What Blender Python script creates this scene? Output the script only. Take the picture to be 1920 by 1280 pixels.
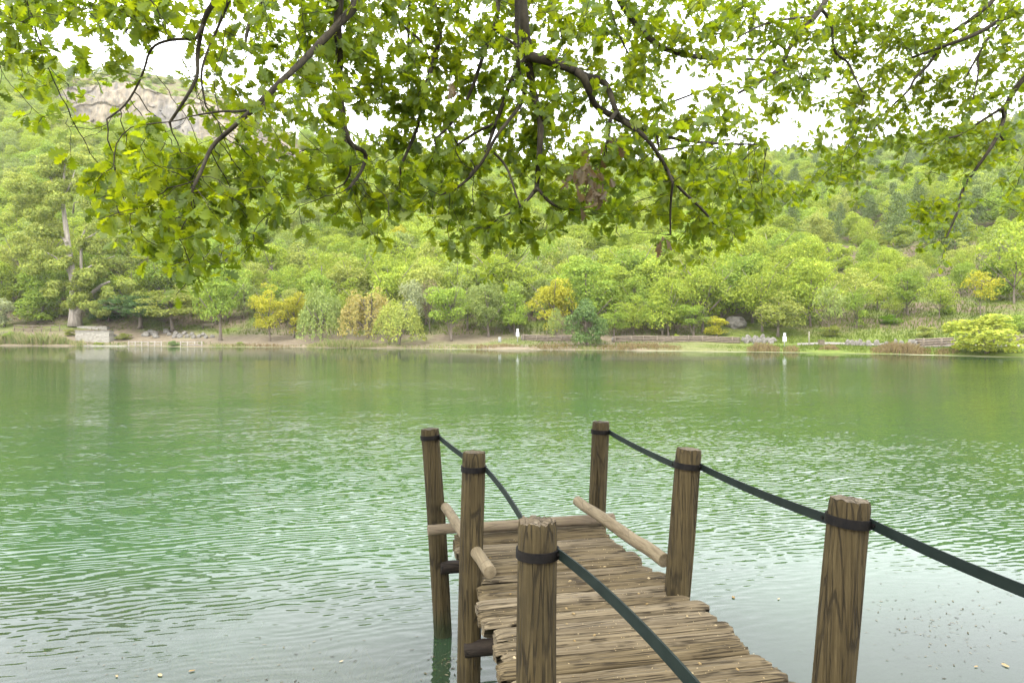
import bpy, bmesh, math, random
import numpy as np
from mathutils import Vector, Matrix, noise as mnoise

for _o in list(bpy.data.objects):
    bpy.data.objects.remove(_o)
SC = bpy.context.scene
COL = SC.collection
random.seed(7)
RNG = np.random.default_rng(7)
R = math.radians

# ------------------------------------------------------------------ camera
EYE = 2.45
F = 1280.0                      # focal length in pixels of the 1920 px wide photograph
PITCH = math.atan(20 / 1280)
cam_d = bpy.data.cameras.new('camera')
cam = bpy.data.objects.new('camera', cam_d)
COL.objects.link(cam)
cam_d.sensor_width = 36
cam_d.lens = 24
cam_d.clip_start = 0.05
cam_d.clip_end = 3000
cam.location = (0, 0, EYE)
cam.rotation_euler = (math.pi / 2 - PITCH, 0, 0)
SC.camera = cam

# ------------------------------------------------------------------ sky, sun, exposure
SUN_EL, SUN_AZ = R(52), R(210)
w = bpy.data.worlds.new('World')
SC.world = w
w.use_nodes = True
nt = w.node_tree
nt.nodes.clear()
wo = nt.nodes.new('ShaderNodeOutputWorld')
bg = nt.nodes.new('ShaderNodeBackground')
bg.inputs['Strength'].default_value = 0.15
sky = nt.nodes.new('ShaderNodeTexSky')
sky.sky_type = 'NISHITA'
sky.sun_disc = False
sky.sun_elevation = SUN_EL
sky.sun_rotation = SUN_AZ
tc = nt.nodes.new('ShaderNodeTexCoord')
cn = nt.nodes.new('ShaderNodeTexNoise')
cn.inputs['Scale'].default_value = 2.2
cn.inputs['Detail'].default_value = 4
cr = nt.nodes.new('ShaderNodeValToRGB')
cr.color_ramp.elements[0].position = 0.3
cr.color_ramp.elements[0].color = (9.3, 9.5, 10.2, 1)
cr.color_ramp.elements[1].position = 0.7
cr.color_ramp.elements[1].color = (12.2, 12.2, 12.7, 1)
mx = nt.nodes.new('ShaderNodeMix')
mx.data_type = 'RGBA'
mx.inputs[0].default_value = 0.9
nt.links.new(tc.outputs['Generated'], cn.inputs['Vector'])
nt.links.new(cn.outputs[0], cr.inputs[0])
nt.links.new(sky.outputs[0], mx.inputs[6])
nt.links.new(cr.outputs[0], mx.inputs[7])
nt.links.new(mx.outputs[2], bg.inputs['Color'])
nt.links.new(bg.outputs[0], wo.inputs['Surface'])

sun_d = bpy.data.lights.new('sun', 'SUN')
sun_d.energy = 1.4
sun_d.angle = R(25)
sun_d.color = (1.0, 0.96, 0.88)
sun = bpy.data.objects.new('sun', sun_d)
COL.objects.link(sun)
sun.location = (0, -30, 60)
sun.rotation_euler = (math.pi / 2 - SUN_EL, 0, math.pi - SUN_AZ)

SC.view_settings.view_transform = 'Standard'
SC.view_settings.look = 'None'
SC.view_settings.exposure = 1.68
SC.view_settings.gamma = 1
SC.cycles.max_bounces = 8
SC.cycles.diffuse_bounces = 3
SC.cycles.glossy_bounces = 3
SC.cycles.transmission_bounces = 4
SC.cycles.volume_bounces = 2
SC.cycles.transparent_max_bounces = 8
SC.cycles.use_denoising = True
SC.cycles.caustics_reflective = False
SC.cycles.caustics_refractive = False

# ------------------------------------------------------------------ helpers
_fw = Vector((0, math.cos(PITCH), -math.sin(PITCH)))
_up = Vector((0, math.sin(PITCH), math.cos(PITCH)))
CAM = Vector((0, 0, EYE))


def at(px, py, d):
    """the place seen at pixel (px, py) of the 1920 x 1280 photograph, d metres ahead"""
    return CAM + d * (Vector(((px - 960) / F, 0, 0)) + _fw + _up * ((640 - py) / F))


def zpix(py, d):
    return EYE + (620 - py) / F * d


class MB:
    """collects geometry for one mesh"""

    def __init__(self):
        self.v, self.f, self.mi = [], [], []

    def add(self, verts, faces, mat=0):
        n = len(self.v)
        self.v.extend([tuple(p) for p in verts])
        self.f.extend([tuple(i + n for i in fc) for fc in faces])
        self.mi.extend([mat] * len(faces))

    def box(self, c, s, rot=None, mat=0):
        m = Matrix.Translation(c) @ (rot.to_4x4() if rot else Matrix.Identity(4))
        vs = [m @ Vector((x * s[0] / 2, y * s[1] / 2, z * s[2] / 2)) for x in (-1, 1) for y in (-1, 1) for z in (-1, 1)]
        self.add(vs, [(0, 1, 3, 2), (4, 6, 7, 5), (0, 4, 5, 1), (2, 3, 7, 6), (0, 2, 6, 4), (1, 5, 7, 3)], mat)

    def tube(self, pts, rad, sides=6, caps=True, mat=0, rough=0.0):
        pts = [Vector(p) for p in pts]
        n = len(pts)
        if isinstance(rad, (int, float)):
            rad = [rad] * n
        vs, fs = [], []
        ref = None
        for i in range(n):
            t = (pts[min(i + 1, n - 1)] - pts[max(i - 1, 0)])
            t = t.normalized() if t.length > 1e-9 else Vector((0, 0, 1))
            if ref is None:
                ref = t.orthogonal().normalized()
            ref = (ref - t * ref.dot(t))
            ref = ref.normalized() if ref.length > 1e-6 else t.orthogonal().normalized()
            b = t.cross(ref)
            for k in range(sides):
                a = 2 * math.pi * k / sides
                r = rad[i]
                if rough:
                    q = pts[i] + (ref * math.cos(a) + b * math.sin(a)) * r
                    r *= 1 + rough * mnoise.noise(q * (0.5 / max(r, 0.01)))
                vs.append(pts[i] + (ref * math.cos(a) + b * math.sin(a)) * r)
        for i in range(n - 1):
            for k in range(sides):
                k2 = (k + 1) % sides
                fs.append((i * sides + k, i * sides + k2, (i + 1) * sides + k2, (i + 1) * sides + k))
        if caps:
            fs.append(tuple(reversed(range(sides))))
            fs.append(tuple(range((n - 1) * sides, n * sides)))
        self.add(vs, fs, mat)

    def build(self, name, mats, parent=None, smooth=True):
        me = bpy.data.meshes.new(name)
        me.from_pydata(self.v, [], self.f)
        for m in (mats if isinstance(mats, (list, tuple)) else [mats]):
            me.materials.append(m)
        if any(self.mi):
            me.polygons.foreach_set('material_index', self.mi)
        if smooth:
            me.polygons.foreach_set('use_smooth', [len(f) <= 4 for f in self.f])
        me.update()
        return link(name, me, parent)


def link(name, me, parent=None):
    o = bpy.data.objects.new(name, me)
    COL.objects.link(o)
    if parent:
        o.parent = parent
    return o


def tag(o, label=None, cat=None, group=None, kind=None):
    if label:
        o['label'] = label
    if cat:
        o['category'] = cat
    if group:
        o['group'] = group
    if kind:
        o['kind'] = kind
    return o


def empty(name, loc, label, cat, group=None, rz=0.0):
    o = bpy.data.objects.new(name, None)
    o.empty_display_size = 0.2
    COL.objects.link(o)
    o.location = loc
    o.rotation_euler = (0, 0, rz)
    return tag(o, label, cat, group)


def sm(a, b, x):
    t = np.clip((np.asarray(x, float) - a) / (b - a), 0, 1)
    return t * t * (3 - 2 * t)


def lerp_px(table):
    xs = [p[0] for p in table]
    ys = [p[1] for p in table]
    return lambda px: np.interp(px, xs, ys)


ORD = ['first', 'second', 'third', 'fourth', 'fifth', 'sixth', 'seventh', 'eighth', 'ninth', 'tenth', 'eleventh', 'twelfth',
       'thirteenth', 'fourteenth', 'fifteenth', 'sixteenth', 'seventeenth', 'eighteenth', 'nineteenth', 'twentieth']


# ------------------------------------------------------------------ materials
class Mat:
    def __init__(self, name):
        self.m = bpy.data.materials.new(name)
        self.m.use_nodes = True
        self.t = self.m.node_tree
        self.t.nodes.clear()
        self.out = self.n('ShaderNodeOutputMaterial')

    def n(self, typ, **kw):
        nd = self.t.nodes.new(typ)
        for k, v in kw.items():
            setattr(nd, k, v)
        return nd

    def l(self, a, b):
        self.t.links.new(a, b)

    def set(self, nd, **kw):
        for k, v in kw.items():
            k = k.replace('_', ' ')
            if hasattr(v, 'is_output'):
                self.l(v, nd.inputs[k])
            else:
                nd.inputs[k].default_value = v
        return nd

    def noise(self, vec, scale, detail=3, rough=0.55, dist=0.0):
        nd = self.n('ShaderNodeTexNoise')
        self.l(vec, nd.inputs['Vector'])
        nd.inputs['Scale'].default_value = scale
        nd.inputs['Detail'].default_value = detail
        nd.inputs['Roughness'].default_value = rough
        nd.inputs['Distortion'].default_value = dist
        return nd

    def mapping(self, vec, scale=(1, 1, 1), rot=(0, 0, 0)):
        nd = self.n('ShaderNodeMapping')
        self.l(vec, nd.inputs['Vector'])
        nd.inputs['Scale'].default_value = scale
        nd.inputs['Rotation'].default_value = rot
        return nd.outputs[0]

    def ramp(self, fac, stops):
        nd = self.n('ShaderNodeValToRGB')
        e = nd.color_ramp.elements
        while len(e) < len(stops):
            e.new(0.5)
        for i, (p, c) in enumerate(stops):
            e[i].position = p
            e[i].color = (*c, 1) if len(c) == 3 else c
        self.l(fac, nd.inputs[0])
        return nd.outputs[0]

    def math(self, op, a, b=None, c=None, clamp=False):
        nd = self.n('ShaderNodeMath', operation=op, use_clamp=clamp)
        for i, v in enumerate((a, b, c)):
            if v is None:
                continue
            if hasattr(v, 'is_output'):
                self.l(v, nd.inputs[i])
            else:
                nd.inputs[i].default_value = v
        return nd.outputs[0]

    def mix(self, fac, a, b, blend='MIX'):
        nd = self.n('ShaderNodeMix', data_type='RGBA', blend_type=blend)
        for i, v in ((0, fac), (6, a), (7, b)):
            if hasattr(v, 'is_output'):
                self.l(v, nd.inputs[i])
            elif i == 0:
                nd.inputs[0].default_value = v
            else:
                nd.inputs[i].default_value = (*v, 1)
        return nd.outputs[2]

    def range(self, v, a, b, c=0.0, d=1.0):
        nd = self.n('ShaderNodeMapRange', interpolation_type='SMOOTHSTEP')
        self.l(v, nd.inputs['Value'])
        for k, x in (('From Min', a), ('From Max', b), ('To Min', c), ('To Max', d)):
            nd.inputs[k].default_value = x
        return nd.outputs[0]

    def bump(self, h, strength=0.5, dist=0.02):
        nd = self.n('ShaderNodeBump')
        nd.inputs['Strength'].default_value = strength
        nd.inputs['Distance'].default_value = dist
        self.l(h, nd.inputs['Height'])
        return nd.outputs[0]

    def principled(self, col, rough=0.8, normal=None, spec=0.3, metal=0.0):
        p = self.n('ShaderNodeBsdfPrincipled')
        if hasattr(col, 'is_output'):
            self.l(col, p.inputs['Base Color'])
        else:
            p.inputs['Base Color'].default_value = (*col, 1)
        if hasattr(rough, 'is_output'):
            self.l(rough, p.inputs['Roughness'])
        else:
            p.inputs['Roughness'].default_value = rough
        p.inputs['Specular IOR Level'].default_value = spec
        p.inputs['Metallic'].default_value = metal
        if normal is not None:
            self.l(normal, p.inputs['Normal'])
        self.l(p.outputs[0], self.out.inputs['Surface'])
        return p

    def obj(self):
        return self.n('ShaderNodeTexCoord').outputs['Object']

    def pos(self):
        return self.n('ShaderNodeNewGeometry').outputs['Position']


def wood_mat(name, grain, tones, lichen=None, dark=0.55, bump=0.6, crackf=0.8, wet=False):
    """weathered wood; grain = stretch of the noise (low along the fibres)"""
    M = Mat(name)
    o = M.obj()
    fine = M.noise(M.mapping(o, grain), 1.0, 5, 0.65, 0.1)
    wide = M.noise(M.mapping(o, tuple(g * 0.3 for g in grain)), 1.0, 3, 0.5, 0.1)
    blot = M.noise(o, 5.0, 4, 0.6)
    c = M.ramp(fine.outputs[0], [(0.28, tones[0]), (0.45, tones[1]), (0.62, tones[2]), (0.8, tones[3])])
    c = M.mix(M.range(wide.outputs[0], 0.42, 0.62, 0.0, dark), c, tones[0])
    c = M.mix(M.range(blot.outputs[0], 0.5, 0.75, 0.0, 0.45), c, tones[2])
    if lichen:
        ln = M.noise(o, 3.2, 5, 0.65)
        c = M.mix(M.range(ln.outputs[0], 0.5, 0.72, 0.0, 0.7), c, lichen)
    rv = M.n('ShaderNodeNewGeometry').outputs['Random Per Island']
    hs = M.n('ShaderNodeHueSaturation')
    M.l(c, hs.inputs['Color'])
    M.l(M.math('MULTIPLY_ADD', rv, 0.5, 0.75), hs.inputs['Value'])
    M.l(M.math('MULTIPLY_ADD', rv, -0.25, 1.1), hs.inputs['Saturation'])
    c = hs.outputs[0]
    line = None
    for sc_, wd_ in ((30, 0.060), (13, 0.034)):
        crack = M.n('ShaderNodeTexVoronoi', feature='DISTANCE_TO_EDGE')
        M.l(M.mapping(o, tuple(sc_ if g > 10 else g * 0.75 for g in grain)), crack.inputs['Vector'])
        crack.inputs['Scale'].default_value = 1.0
        ln_ = M.range(crack.outputs['Distance'], wd_ * 0.3, wd_, 1.0, 0.0)
        gate = M.noise(o, 4.0 + sc_ * 0.1, 2)
        ln_ = M.math('MULTIPLY', ln_, M.range(gate.outputs[0], 0.38, 0.58, 0.1, 1.0))
        line = ln_ if line is None else M.math('MAXIMUM', line, ln_)
    c = M.mix(M.math('MULTIPLY', line, crackf), c, tuple(t * 0.5 for t in tones[0]))
    if wet:      # slime and damp where the post stands in the lake
        sz = M.n('ShaderNodeSeparateXYZ')
        M.l(o, sz.inputs[0])
        lev = M.math('ADD', sz.outputs['Z'], M.math('MULTIPLY', blot.outputs[0], -0.22))
        c = M.mix(M.range(lev, -0.06, 0.16, 0.85, 0.0), c, (0.016, 0.022, 0.007))
    h = M.math('SUBTRACT', fine.outputs[0], M.math('MULTIPLY', line, 0.6))
    M.principled(c, 0.85, M.bump(h, bump, 0.006), 0.2)
    return M.m


def plain_mat(name, c1, c2, scale=6.0, rough=0.85, bump=0.3, bdist=0.03, metal=0.0, spec=0.3, detail=5, stretch=(1, 1, 1)):
    M = Mat(name)
    o = M.mapping(M.obj(), stretch)
    nz = M.noise(o, scale, detail, 0.6)
    c = M.ramp(nz.outputs[0], [(0.3, c1), (0.7, c2)])
    M.principled(c, rough, M.bump(nz.outputs[0], bump, bdist), spec, metal)
    return M.m


def foliage_mat(name, trans=0.42, gloss=0.0, var=0.5, patch_scale=0.0):
    M = Mat(name)
    a = M.n('ShaderNodeAttribute', attribute_type='INSTANCER', attribute_name='tint')
    rv = M.n('ShaderNodeNewGeometry').outputs['Random Per Island']
    hs = M.n('ShaderNodeHueSaturation')
    M.l(a.outputs['Color'], hs.inputs['Color'])
    M.l(M.math('MULTIPLY_ADD', rv, var, 1 - var / 2), hs.inputs['Value'])
    M.l(M.math('MULTIPLY_ADD', rv, -0.035, 0.517), hs.inputs['Hue'])
    c = hs.outputs[0]
    on = M.noise(M.obj(), 3.0, 2)
    c = M.mix(M.range(on.outputs[0], 0.35, 0.7, 0.0, 0.35), c, M.mix(1.0, c, (1.12, 1.05, 0.75), 'MULTIPLY'))
    d = M.n('ShaderNodeBsdfDiffuse')
    t = M.n('ShaderNodeBsdfTranslucent')
    M.l(c, d.inputs['Color'])
    M.l(M.mix(1.0, c, (1.15, 1.1, 0.7), 'MULTIPLY'), t.inputs['Color'])
    ms = M.n('ShaderNodeMixShader')
    ms.inputs[0].default_value = trans
    M.l(d.outputs[0], ms.inputs[1])
    M.l(t.outputs[0], ms.inputs[2])
    M.l(ms.outputs[0], M.out.inputs['Surface'])
    return M.m


MT = {}
MT['deck'] = wood_mat('deck_wood', (1.1, 90, 90), [(0.040, 0.029, 0.014), (0.092, 0.070, 0.037), (0.136, 0.106, 0.058), (0.188, 0.151, 0.088)], None, 0.2, 1.0, 0.85)
MT['post'] = wood_mat('post_wood', (85, 85, 1.8), [(0.026, 0.019, 0.008), (0.056, 0.042, 0.019), (0.082, 0.063, 0.030), (0.112, 0.089, 0.046)], (0.036, 0.028, 0.013), 0.3, 1.0, 0.85, True)
MT['post_end'] = wood_mat('post_end_grain', (30, 30, 30), [(0.035, 0.027, 0.015), (0.075, 0.057, 0.033), (0.11, 0.086, 0.052), (0.15, 0.12, 0.077)], (0.075, 0.072, 0.035), 0.6, 0.8)
MT['log'] = wood_mat('peeled_log_wood', (30, 3, 30), [(0.070, 0.052, 0.027), (0.118, 0.092, 0.052), (0.155, 0.124, 0.073), (0.195, 0.160, 0.100)], None, 0.3, 0.5, 0.35)
MT['logx'] = wood_mat('edge_log_wood', (3, 30, 30), [(0.07, 0.05, 0.03), (0.13, 0.1, 0.064), (0.145, 0.114, 0.066), (0.185, 0.150, 0.092)], None, 0.35, 0.4, 0.4)
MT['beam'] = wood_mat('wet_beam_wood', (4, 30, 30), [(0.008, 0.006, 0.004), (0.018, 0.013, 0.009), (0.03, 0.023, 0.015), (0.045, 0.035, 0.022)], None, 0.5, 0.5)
MT['steel'] = plain_mat('dark_green_painted_steel', (0.005, 0.0095, 0.0075), (0.010, 0.016, 0.013), 14, 0.6, 0.12, 0.004, 0.0, 0.12)
MT['collar'] = plain_mat('black_steel_band', (0.004, 0.004, 0.004), (0.012, 0.010, 0.008), 20, 0.7, 0.2, 0.004, 0.0, 0.1)
MT['bark'] = plain_mat('oak_bark', (0.012, 0.010, 0.006), (0.046, 0.038, 0.022), 26, 0.95, 0.8, 0.012, stretch=(1, 1, 0.5))
MT['bark_pale'] = plain_mat('pale_bark', (0.20, 0.17, 0.135), (0.42, 0.37, 0.30), 0.9, 0.95, 0.6, 0.15, stretch=(4, 4, 0.7))
MT['bark_mid'] = plain_mat('grey_brown_bark', (0.085, 0.068, 0.05), (0.20, 0.165, 0.125), 12, 0.95, 0.5, 0.1, stretch=(1, 1, 0.3))
MT['leaf_far'] = foliage_mat('tree_foliage', 0.4, var=0.55)
MT['stone'] = plain_mat('pale_boulder_stone', (0.085, 0.077, 0.062), (0.21, 0.195, 0.165), 1.6, 0.9, 0.7, 0.12)
MT['white'] = plain_mat('white_painted_metal', (0.46, 0.47, 0.46), (0.54, 0.54, 0.53), 3, 0.5, 0.02)
MT['greybin'] = plain_mat('grey_weathered_metal', (0.25, 0.25, 0.24), (0.36, 0.36, 0.34), 4, 0.6, 0.1)
MT['timber'] = plain_mat('grey_brown_timber', (0.085, 0.066, 0.046), (0.19, 0.157, 0.115), 3, 0.9, 0.5, 0.05, stretch=(0.4, 3, 3))
MT['timber_pale'] = plain_mat('pale_bleached_timber', (0.17, 0.15, 0.12), (0.29, 0.265, 0.22), 3, 0.9, 0.4, 0.05)


def leaf_near_mat(name, dark, light, brown=False):
    M = Mat(name)
    rv = M.n('ShaderNodeNewGeometry').outputs['Random Per Island']
    c = M.ramp(rv, [(0.0, dark), (0.45, tuple((a + b) / 2 for a, b in zip(dark, light))), (1.0, light)])
    o = M.obj()
    nz = M.noise(o, 22, 3)
    c = M.mix(M.range(nz.outputs[0], 0.45, 0.75, 0, 0.35), c, tuple(x * 0.7 for x in dark))
    big = M.noise(o, 1.6, 2)
    c = M.mix(M.range(big.outputs[0], 0.4, 0.68, 0, 0.6), c, M.mix(1.0, c, (1.25, 1.1, 0.75), 'MULTIPLY'))
    d = M.n('ShaderNodeBsdfDiffuse')
    t = M.n('ShaderNodeBsdfTranslucent')
    g = M.n('ShaderNodeBsdfGlossy')
    g.inputs['Roughness'].default_value = 0.45
    g.inputs['Color'].default_value = (0.9, 0.95, 0.9, 1)
    M.l(c, d.inputs['Color'])
    M.l(M.mix(1.0, c, (2.9, 2.5, 1.1) if not brown else (1.3, 1.1, 0.9), 'MULTIPLY'), t.inputs['Color'])
    m1 = M.n('ShaderNodeMixShader')
    m1.inputs[0].default_value = 0.55
    M.l(d.outputs[0], m1.inputs[1])
    M.l(t.outputs[0], m1.inputs[2])
    m2 = M.n('ShaderNodeMixShader')
    m2.inputs[0].default_value = 0.022
    M.l(m1.outputs[0], m2.inputs[1])
    M.l(g.outputs[0], m2.inputs[2])
    M.l(m2.outputs[0], M.out.inputs['Surface'])
    return M.m


MT['oakleaf'] = leaf_near_mat('oak_leaf', (0.055, 0.097, 0.004), (0.122, 0.170, 0.006))
MT['deadleaf'] = leaf_near_mat('withered_leaf', (0.10, 0.072, 0.036), (0.17, 0.125, 0.068), True)


def blade_mat(name, c1, c2, trans=0.3):
    M = Mat(name)
    rv = M.n('ShaderNodeNewGeometry').outputs['Random Per Island']
    c = M.ramp(rv, [(0.1, c1), (0.9, c2)])
    d = M.n('ShaderNodeBsdfDiffuse')
    t = M.n('ShaderNodeBsdfTranslucent')
    M.l(c, d.inputs['Color'])
    M.l(c, t.inputs['Color'])
    ms = M.n('ShaderNodeMixShader')
    ms.inputs[0].default_value = trans
    M.l(d.outputs[0], ms.inputs[1])
    M.l(t.outputs[0], ms.inputs[2])
    M.l(ms.outputs[0], M.out.inputs['Surface'])
    return M.m


MT['reed'] = blade_mat('reed_blades', (0.30, 0.265, 0.13), (0.15, 0.20, 0.055))
MT['sedge'] = blade_mat('brown_sedge_blades', (0.15, 0.105, 0.055), (0.22, 0.18, 0.08))
MT['grass'] = blade_mat('fresh_grass_blades', (0.07, 0.105, 0.018), (0.125, 0.155, 0.03))
MT['litter'] = blade_mat('fallen_bits', (0.36, 0.29, 0.17), (0.20, 0.14, 0.06), 0.1)
MT['litter_wet'] = blade_mat('floating_bits', (0.025, 0.022, 0.012), (0.16, 0.14, 0.09), 0.1)
MT['weed'] = blade_mat('water_weed', (0.05, 0.04, 0.012), (0.14, 0.11, 0.03), 0.2)
MT['algae'] = blade_mat('green_algae', (0.08, 0.17, 0.01), (0.20, 0.32, 0.03), 0.2)


# ------------------------------------------------------------------ the lie of the land
D0 = lerp_px([(-900, 122), (0, 112), (200, 108), (400, 104), (700, 96), (900, 90), (1150, 85), (1400, 80), (1500, 77), (1700, 71), (1920, 64), (2800, 46)])
E1 = lerp_px([(0, 14), (450, 14), (700, 12), (1000, 10), (1920, 9.5)])
HB = lerp_px([(0, 3.6), (250, 3.4), (450, 2.4), (700, 1.8), (900, 1.5), (1200, 1.2), (1920, 1.1)])
YS = lerp_px([(-900, 170), (0, 132), (150, 128), (250, 114), (350, 145), (450, 190), (560, 240), (700, 275), (1000, 300), (1200, 305), (1400, 285), (1500, 280), (1700, 258), (1850, 228), (1920, 212), (2800, 150)])
DR = lerp_px([(-900, 380), (0, 360), (400, 360), (700, 330), (1000, 330), (1920, 335), (2800, 300)])
TH = lerp_px([(0, 7), (130, 4), (450, 4), (600, 8), (1920, 8)])
CLIFF_D = 300.0


def cliff_mask(px):
    return sm(105, 150, px) * (1 - sm(520, 600, px))


def ground(px, D):
    """ground height at photograph column px and distance D ahead"""
    px = np.asarray(px, float)
    D = np.asarray(D, float)
    d0, e1, hb, dr = D0(px), E1(px), HB(px), DR(px)
    e = D - d0
    wig = 0.6 * np.sin(px * 0.021) + 0.4 * np.sin(px * 0.053 + 1)
    e = e + wig
    z = np.where(e < 0, np.maximum(0.3 * e, -4.0), 0)
    z = np.where(e >= 0, 0.35 * sm(0, 1.5, e), z)
    z = z + (hb - 0.35) * np.clip((e - 1.5) / (e1 - 1.5), 0, 1) ** 1.2
    zr = EYE + (620 - YS(px)) / F * dr - TH(px)
    d1 = d0 + e1
    t = (D - d1) / (dr - d1)
    tc_ = np.clip(t, 0, 1)
    z = z + (zr - hb) * tc_ ** 1.08
    x = (px - 960) / F * D
    lump = 1.6 * np.sin(x * 0.11 + 0.02 * D) * np.sin(D * 0.07 + x * 0.03) + 1.1 * np.sin(x * 0.23 + 2) * np.sin(D * 0.15 + 1)
    z = z + lump * sm(0.03, 0.25, tc_) * (1 - 0.6 * sm(0.85, 1, tc_))
    z = z - np.maximum(D - dr, 0) * 0.22
    m = cliff_mask(px) * np.exp(-np.abs(D - CLIFF_D) / 40.0)
    z = z + m * (-21 + 25 * sm(CLIFF_D - 4, CLIFF_D + 2, D))
    return z


def spot(px, e):
    """a point on the far bank, e metres beyond the waterline in column px"""
    D = float(D0(px)) + e
    return Vector(((px - 960) / F * D, D, float(ground(px, D))))


def grid_mesh(name, X, Y, Z, mat, parent=None):
    nu, nv = X.shape
    me = bpy.data.meshes.new(name)
    V = np.stack([X, Y, Z], -1).reshape(-1, 3)
    i, j = np.meshgrid(np.arange(nu - 1), np.arange(nv - 1), indexing='ij')
    a = (i * nv + j).ravel()
    Q = np.stack([a, a + nv, a + nv + 1, a + 1], 1)
    raw_mesh(me, V, Q)
    me.materials.append(mat)
    return link(name, me, parent)


def raw_mesh(me, V, Q, smooth=True):
    V = np.asarray(V, np.float32)
    Q = np.asarray(Q, np.int32)
    k = Q.shape[1]
    me.vertices.add(len(V))
    me.vertices.foreach_set('co', V.ravel())
    me.loops.add(Q.size)
    me.loops.foreach_set('vertex_index', Q.ravel())
    me.polygons.add(len(Q))
    me.polygons.foreach_set('loop_start', np.arange(0, Q.size, k, dtype=np.int32))
    me.polygons.foreach_set('use_smooth', np.full(len(Q), smooth))
    me.update(calc_edges=True)
    me.validate()


def terrain_mat():
    M = Mat('hillside_ground')
    p = M.pos()
    sx = M.n('ShaderNodeSeparateXYZ')
    M.l(p, sx.inputs[0])
    n1 = M.noise(p, 0.16, 5, 0.65)
    n2 = M.noise(p, 1.3, 5, 0.7)
    n3 = M.noise(p, 0.05, 3, 0.5)
    soil = M.ramp(n2.outputs[0], [(0.3, (0.075, 0.057, 0.035)), (0.7, (0.165, 0.13, 0.085))])
    green = M.ramp(n2.outputs[0], [(0.3, (0.06, 0.085, 0.02)), (0.7, (0.15, 0.18, 0.04))])
    hill = M.mix(M.range(n1.outputs[0], 0.42, 0.6), soil, green)
    sand = M.ramp(n2.outputs[0], [(0.25, (0.10, 0.08, 0.052)), (0.75, (0.21, 0.172, 0.118))])
    lawn = M.ramp(n2.outputs[0], [(0.3, (0.075, 0.11, 0.02)), (0.7, (0.14, 0.165, 0.035))])
    bank = M.mix(M.range(sx.outputs['X'], 14, 34), sand, lawn)
    bank = M.mix(M.range(n3.outputs[0], 0.5, 0.62, 0, 0.75), bank, green)
    c = M.mix(M.range(sx.outputs['Z'], 1.2, 3.4), bank, hill)
    M.principled(c, 0.95, M.bump(n2.outputs[0], 0.6, 0.3), 0.1)
    return M.m


uu = np.concatenate([np.linspace(-900, -100, 30), np.linspace(-90, 2010, 330), np.linspace(2050, 2800, 30)])
dd = np.concatenate([np.linspace(-14, 16, 60), np.linspace(17, 240, 120), np.linspace(246, 700, 50)])
PX, EE = np.meshgrid(uu, dd, indexing='ij')
DDg = D0(PX) + EE
o = grid_mesh('hills', (PX - 960) / F * DDg, DDg, ground(PX, DDg), terrain_mat())
tag(o, kind='structure')

# near bank and the bed of the lake in front of it
yy = np.concatenate([np.linspace(-80, -4, 20), np.linspace(-3.6, 16, 90), np.linspace(17, 75, 20)])
xx = np.concatenate([np.linspace(-120, -13, 16), np.linspace(-12, 12, 90), np.linspace(13, 120, 16)])
XX, YY = np.meshgrid(xx, yy, indexing='ij')
ZZ = np.interp(YY, [-80, -4, -0.5, 1.0, 2.6, 5.0, 9, 16, 75], [2.5, 1.0, 0.83, 0.5, -0.25, -0.75, -1.8, -3.4, -4.2]) + 0.06 * np.sin(XX * 1.7 + YY) * np.sin(YY * 2.3) + 0.02 * np.sin(XX * 7) * np.sin(YY * 9)
o = grid_mesh('lake_shore_ground', XX, YY, ZZ, plain_mat('silty_shore', (0.06, 0.055, 0.03), (0.15, 0.135, 0.08), 1.4, 0.95, 0.5, 0.05))
tag(o, kind='structure')


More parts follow.
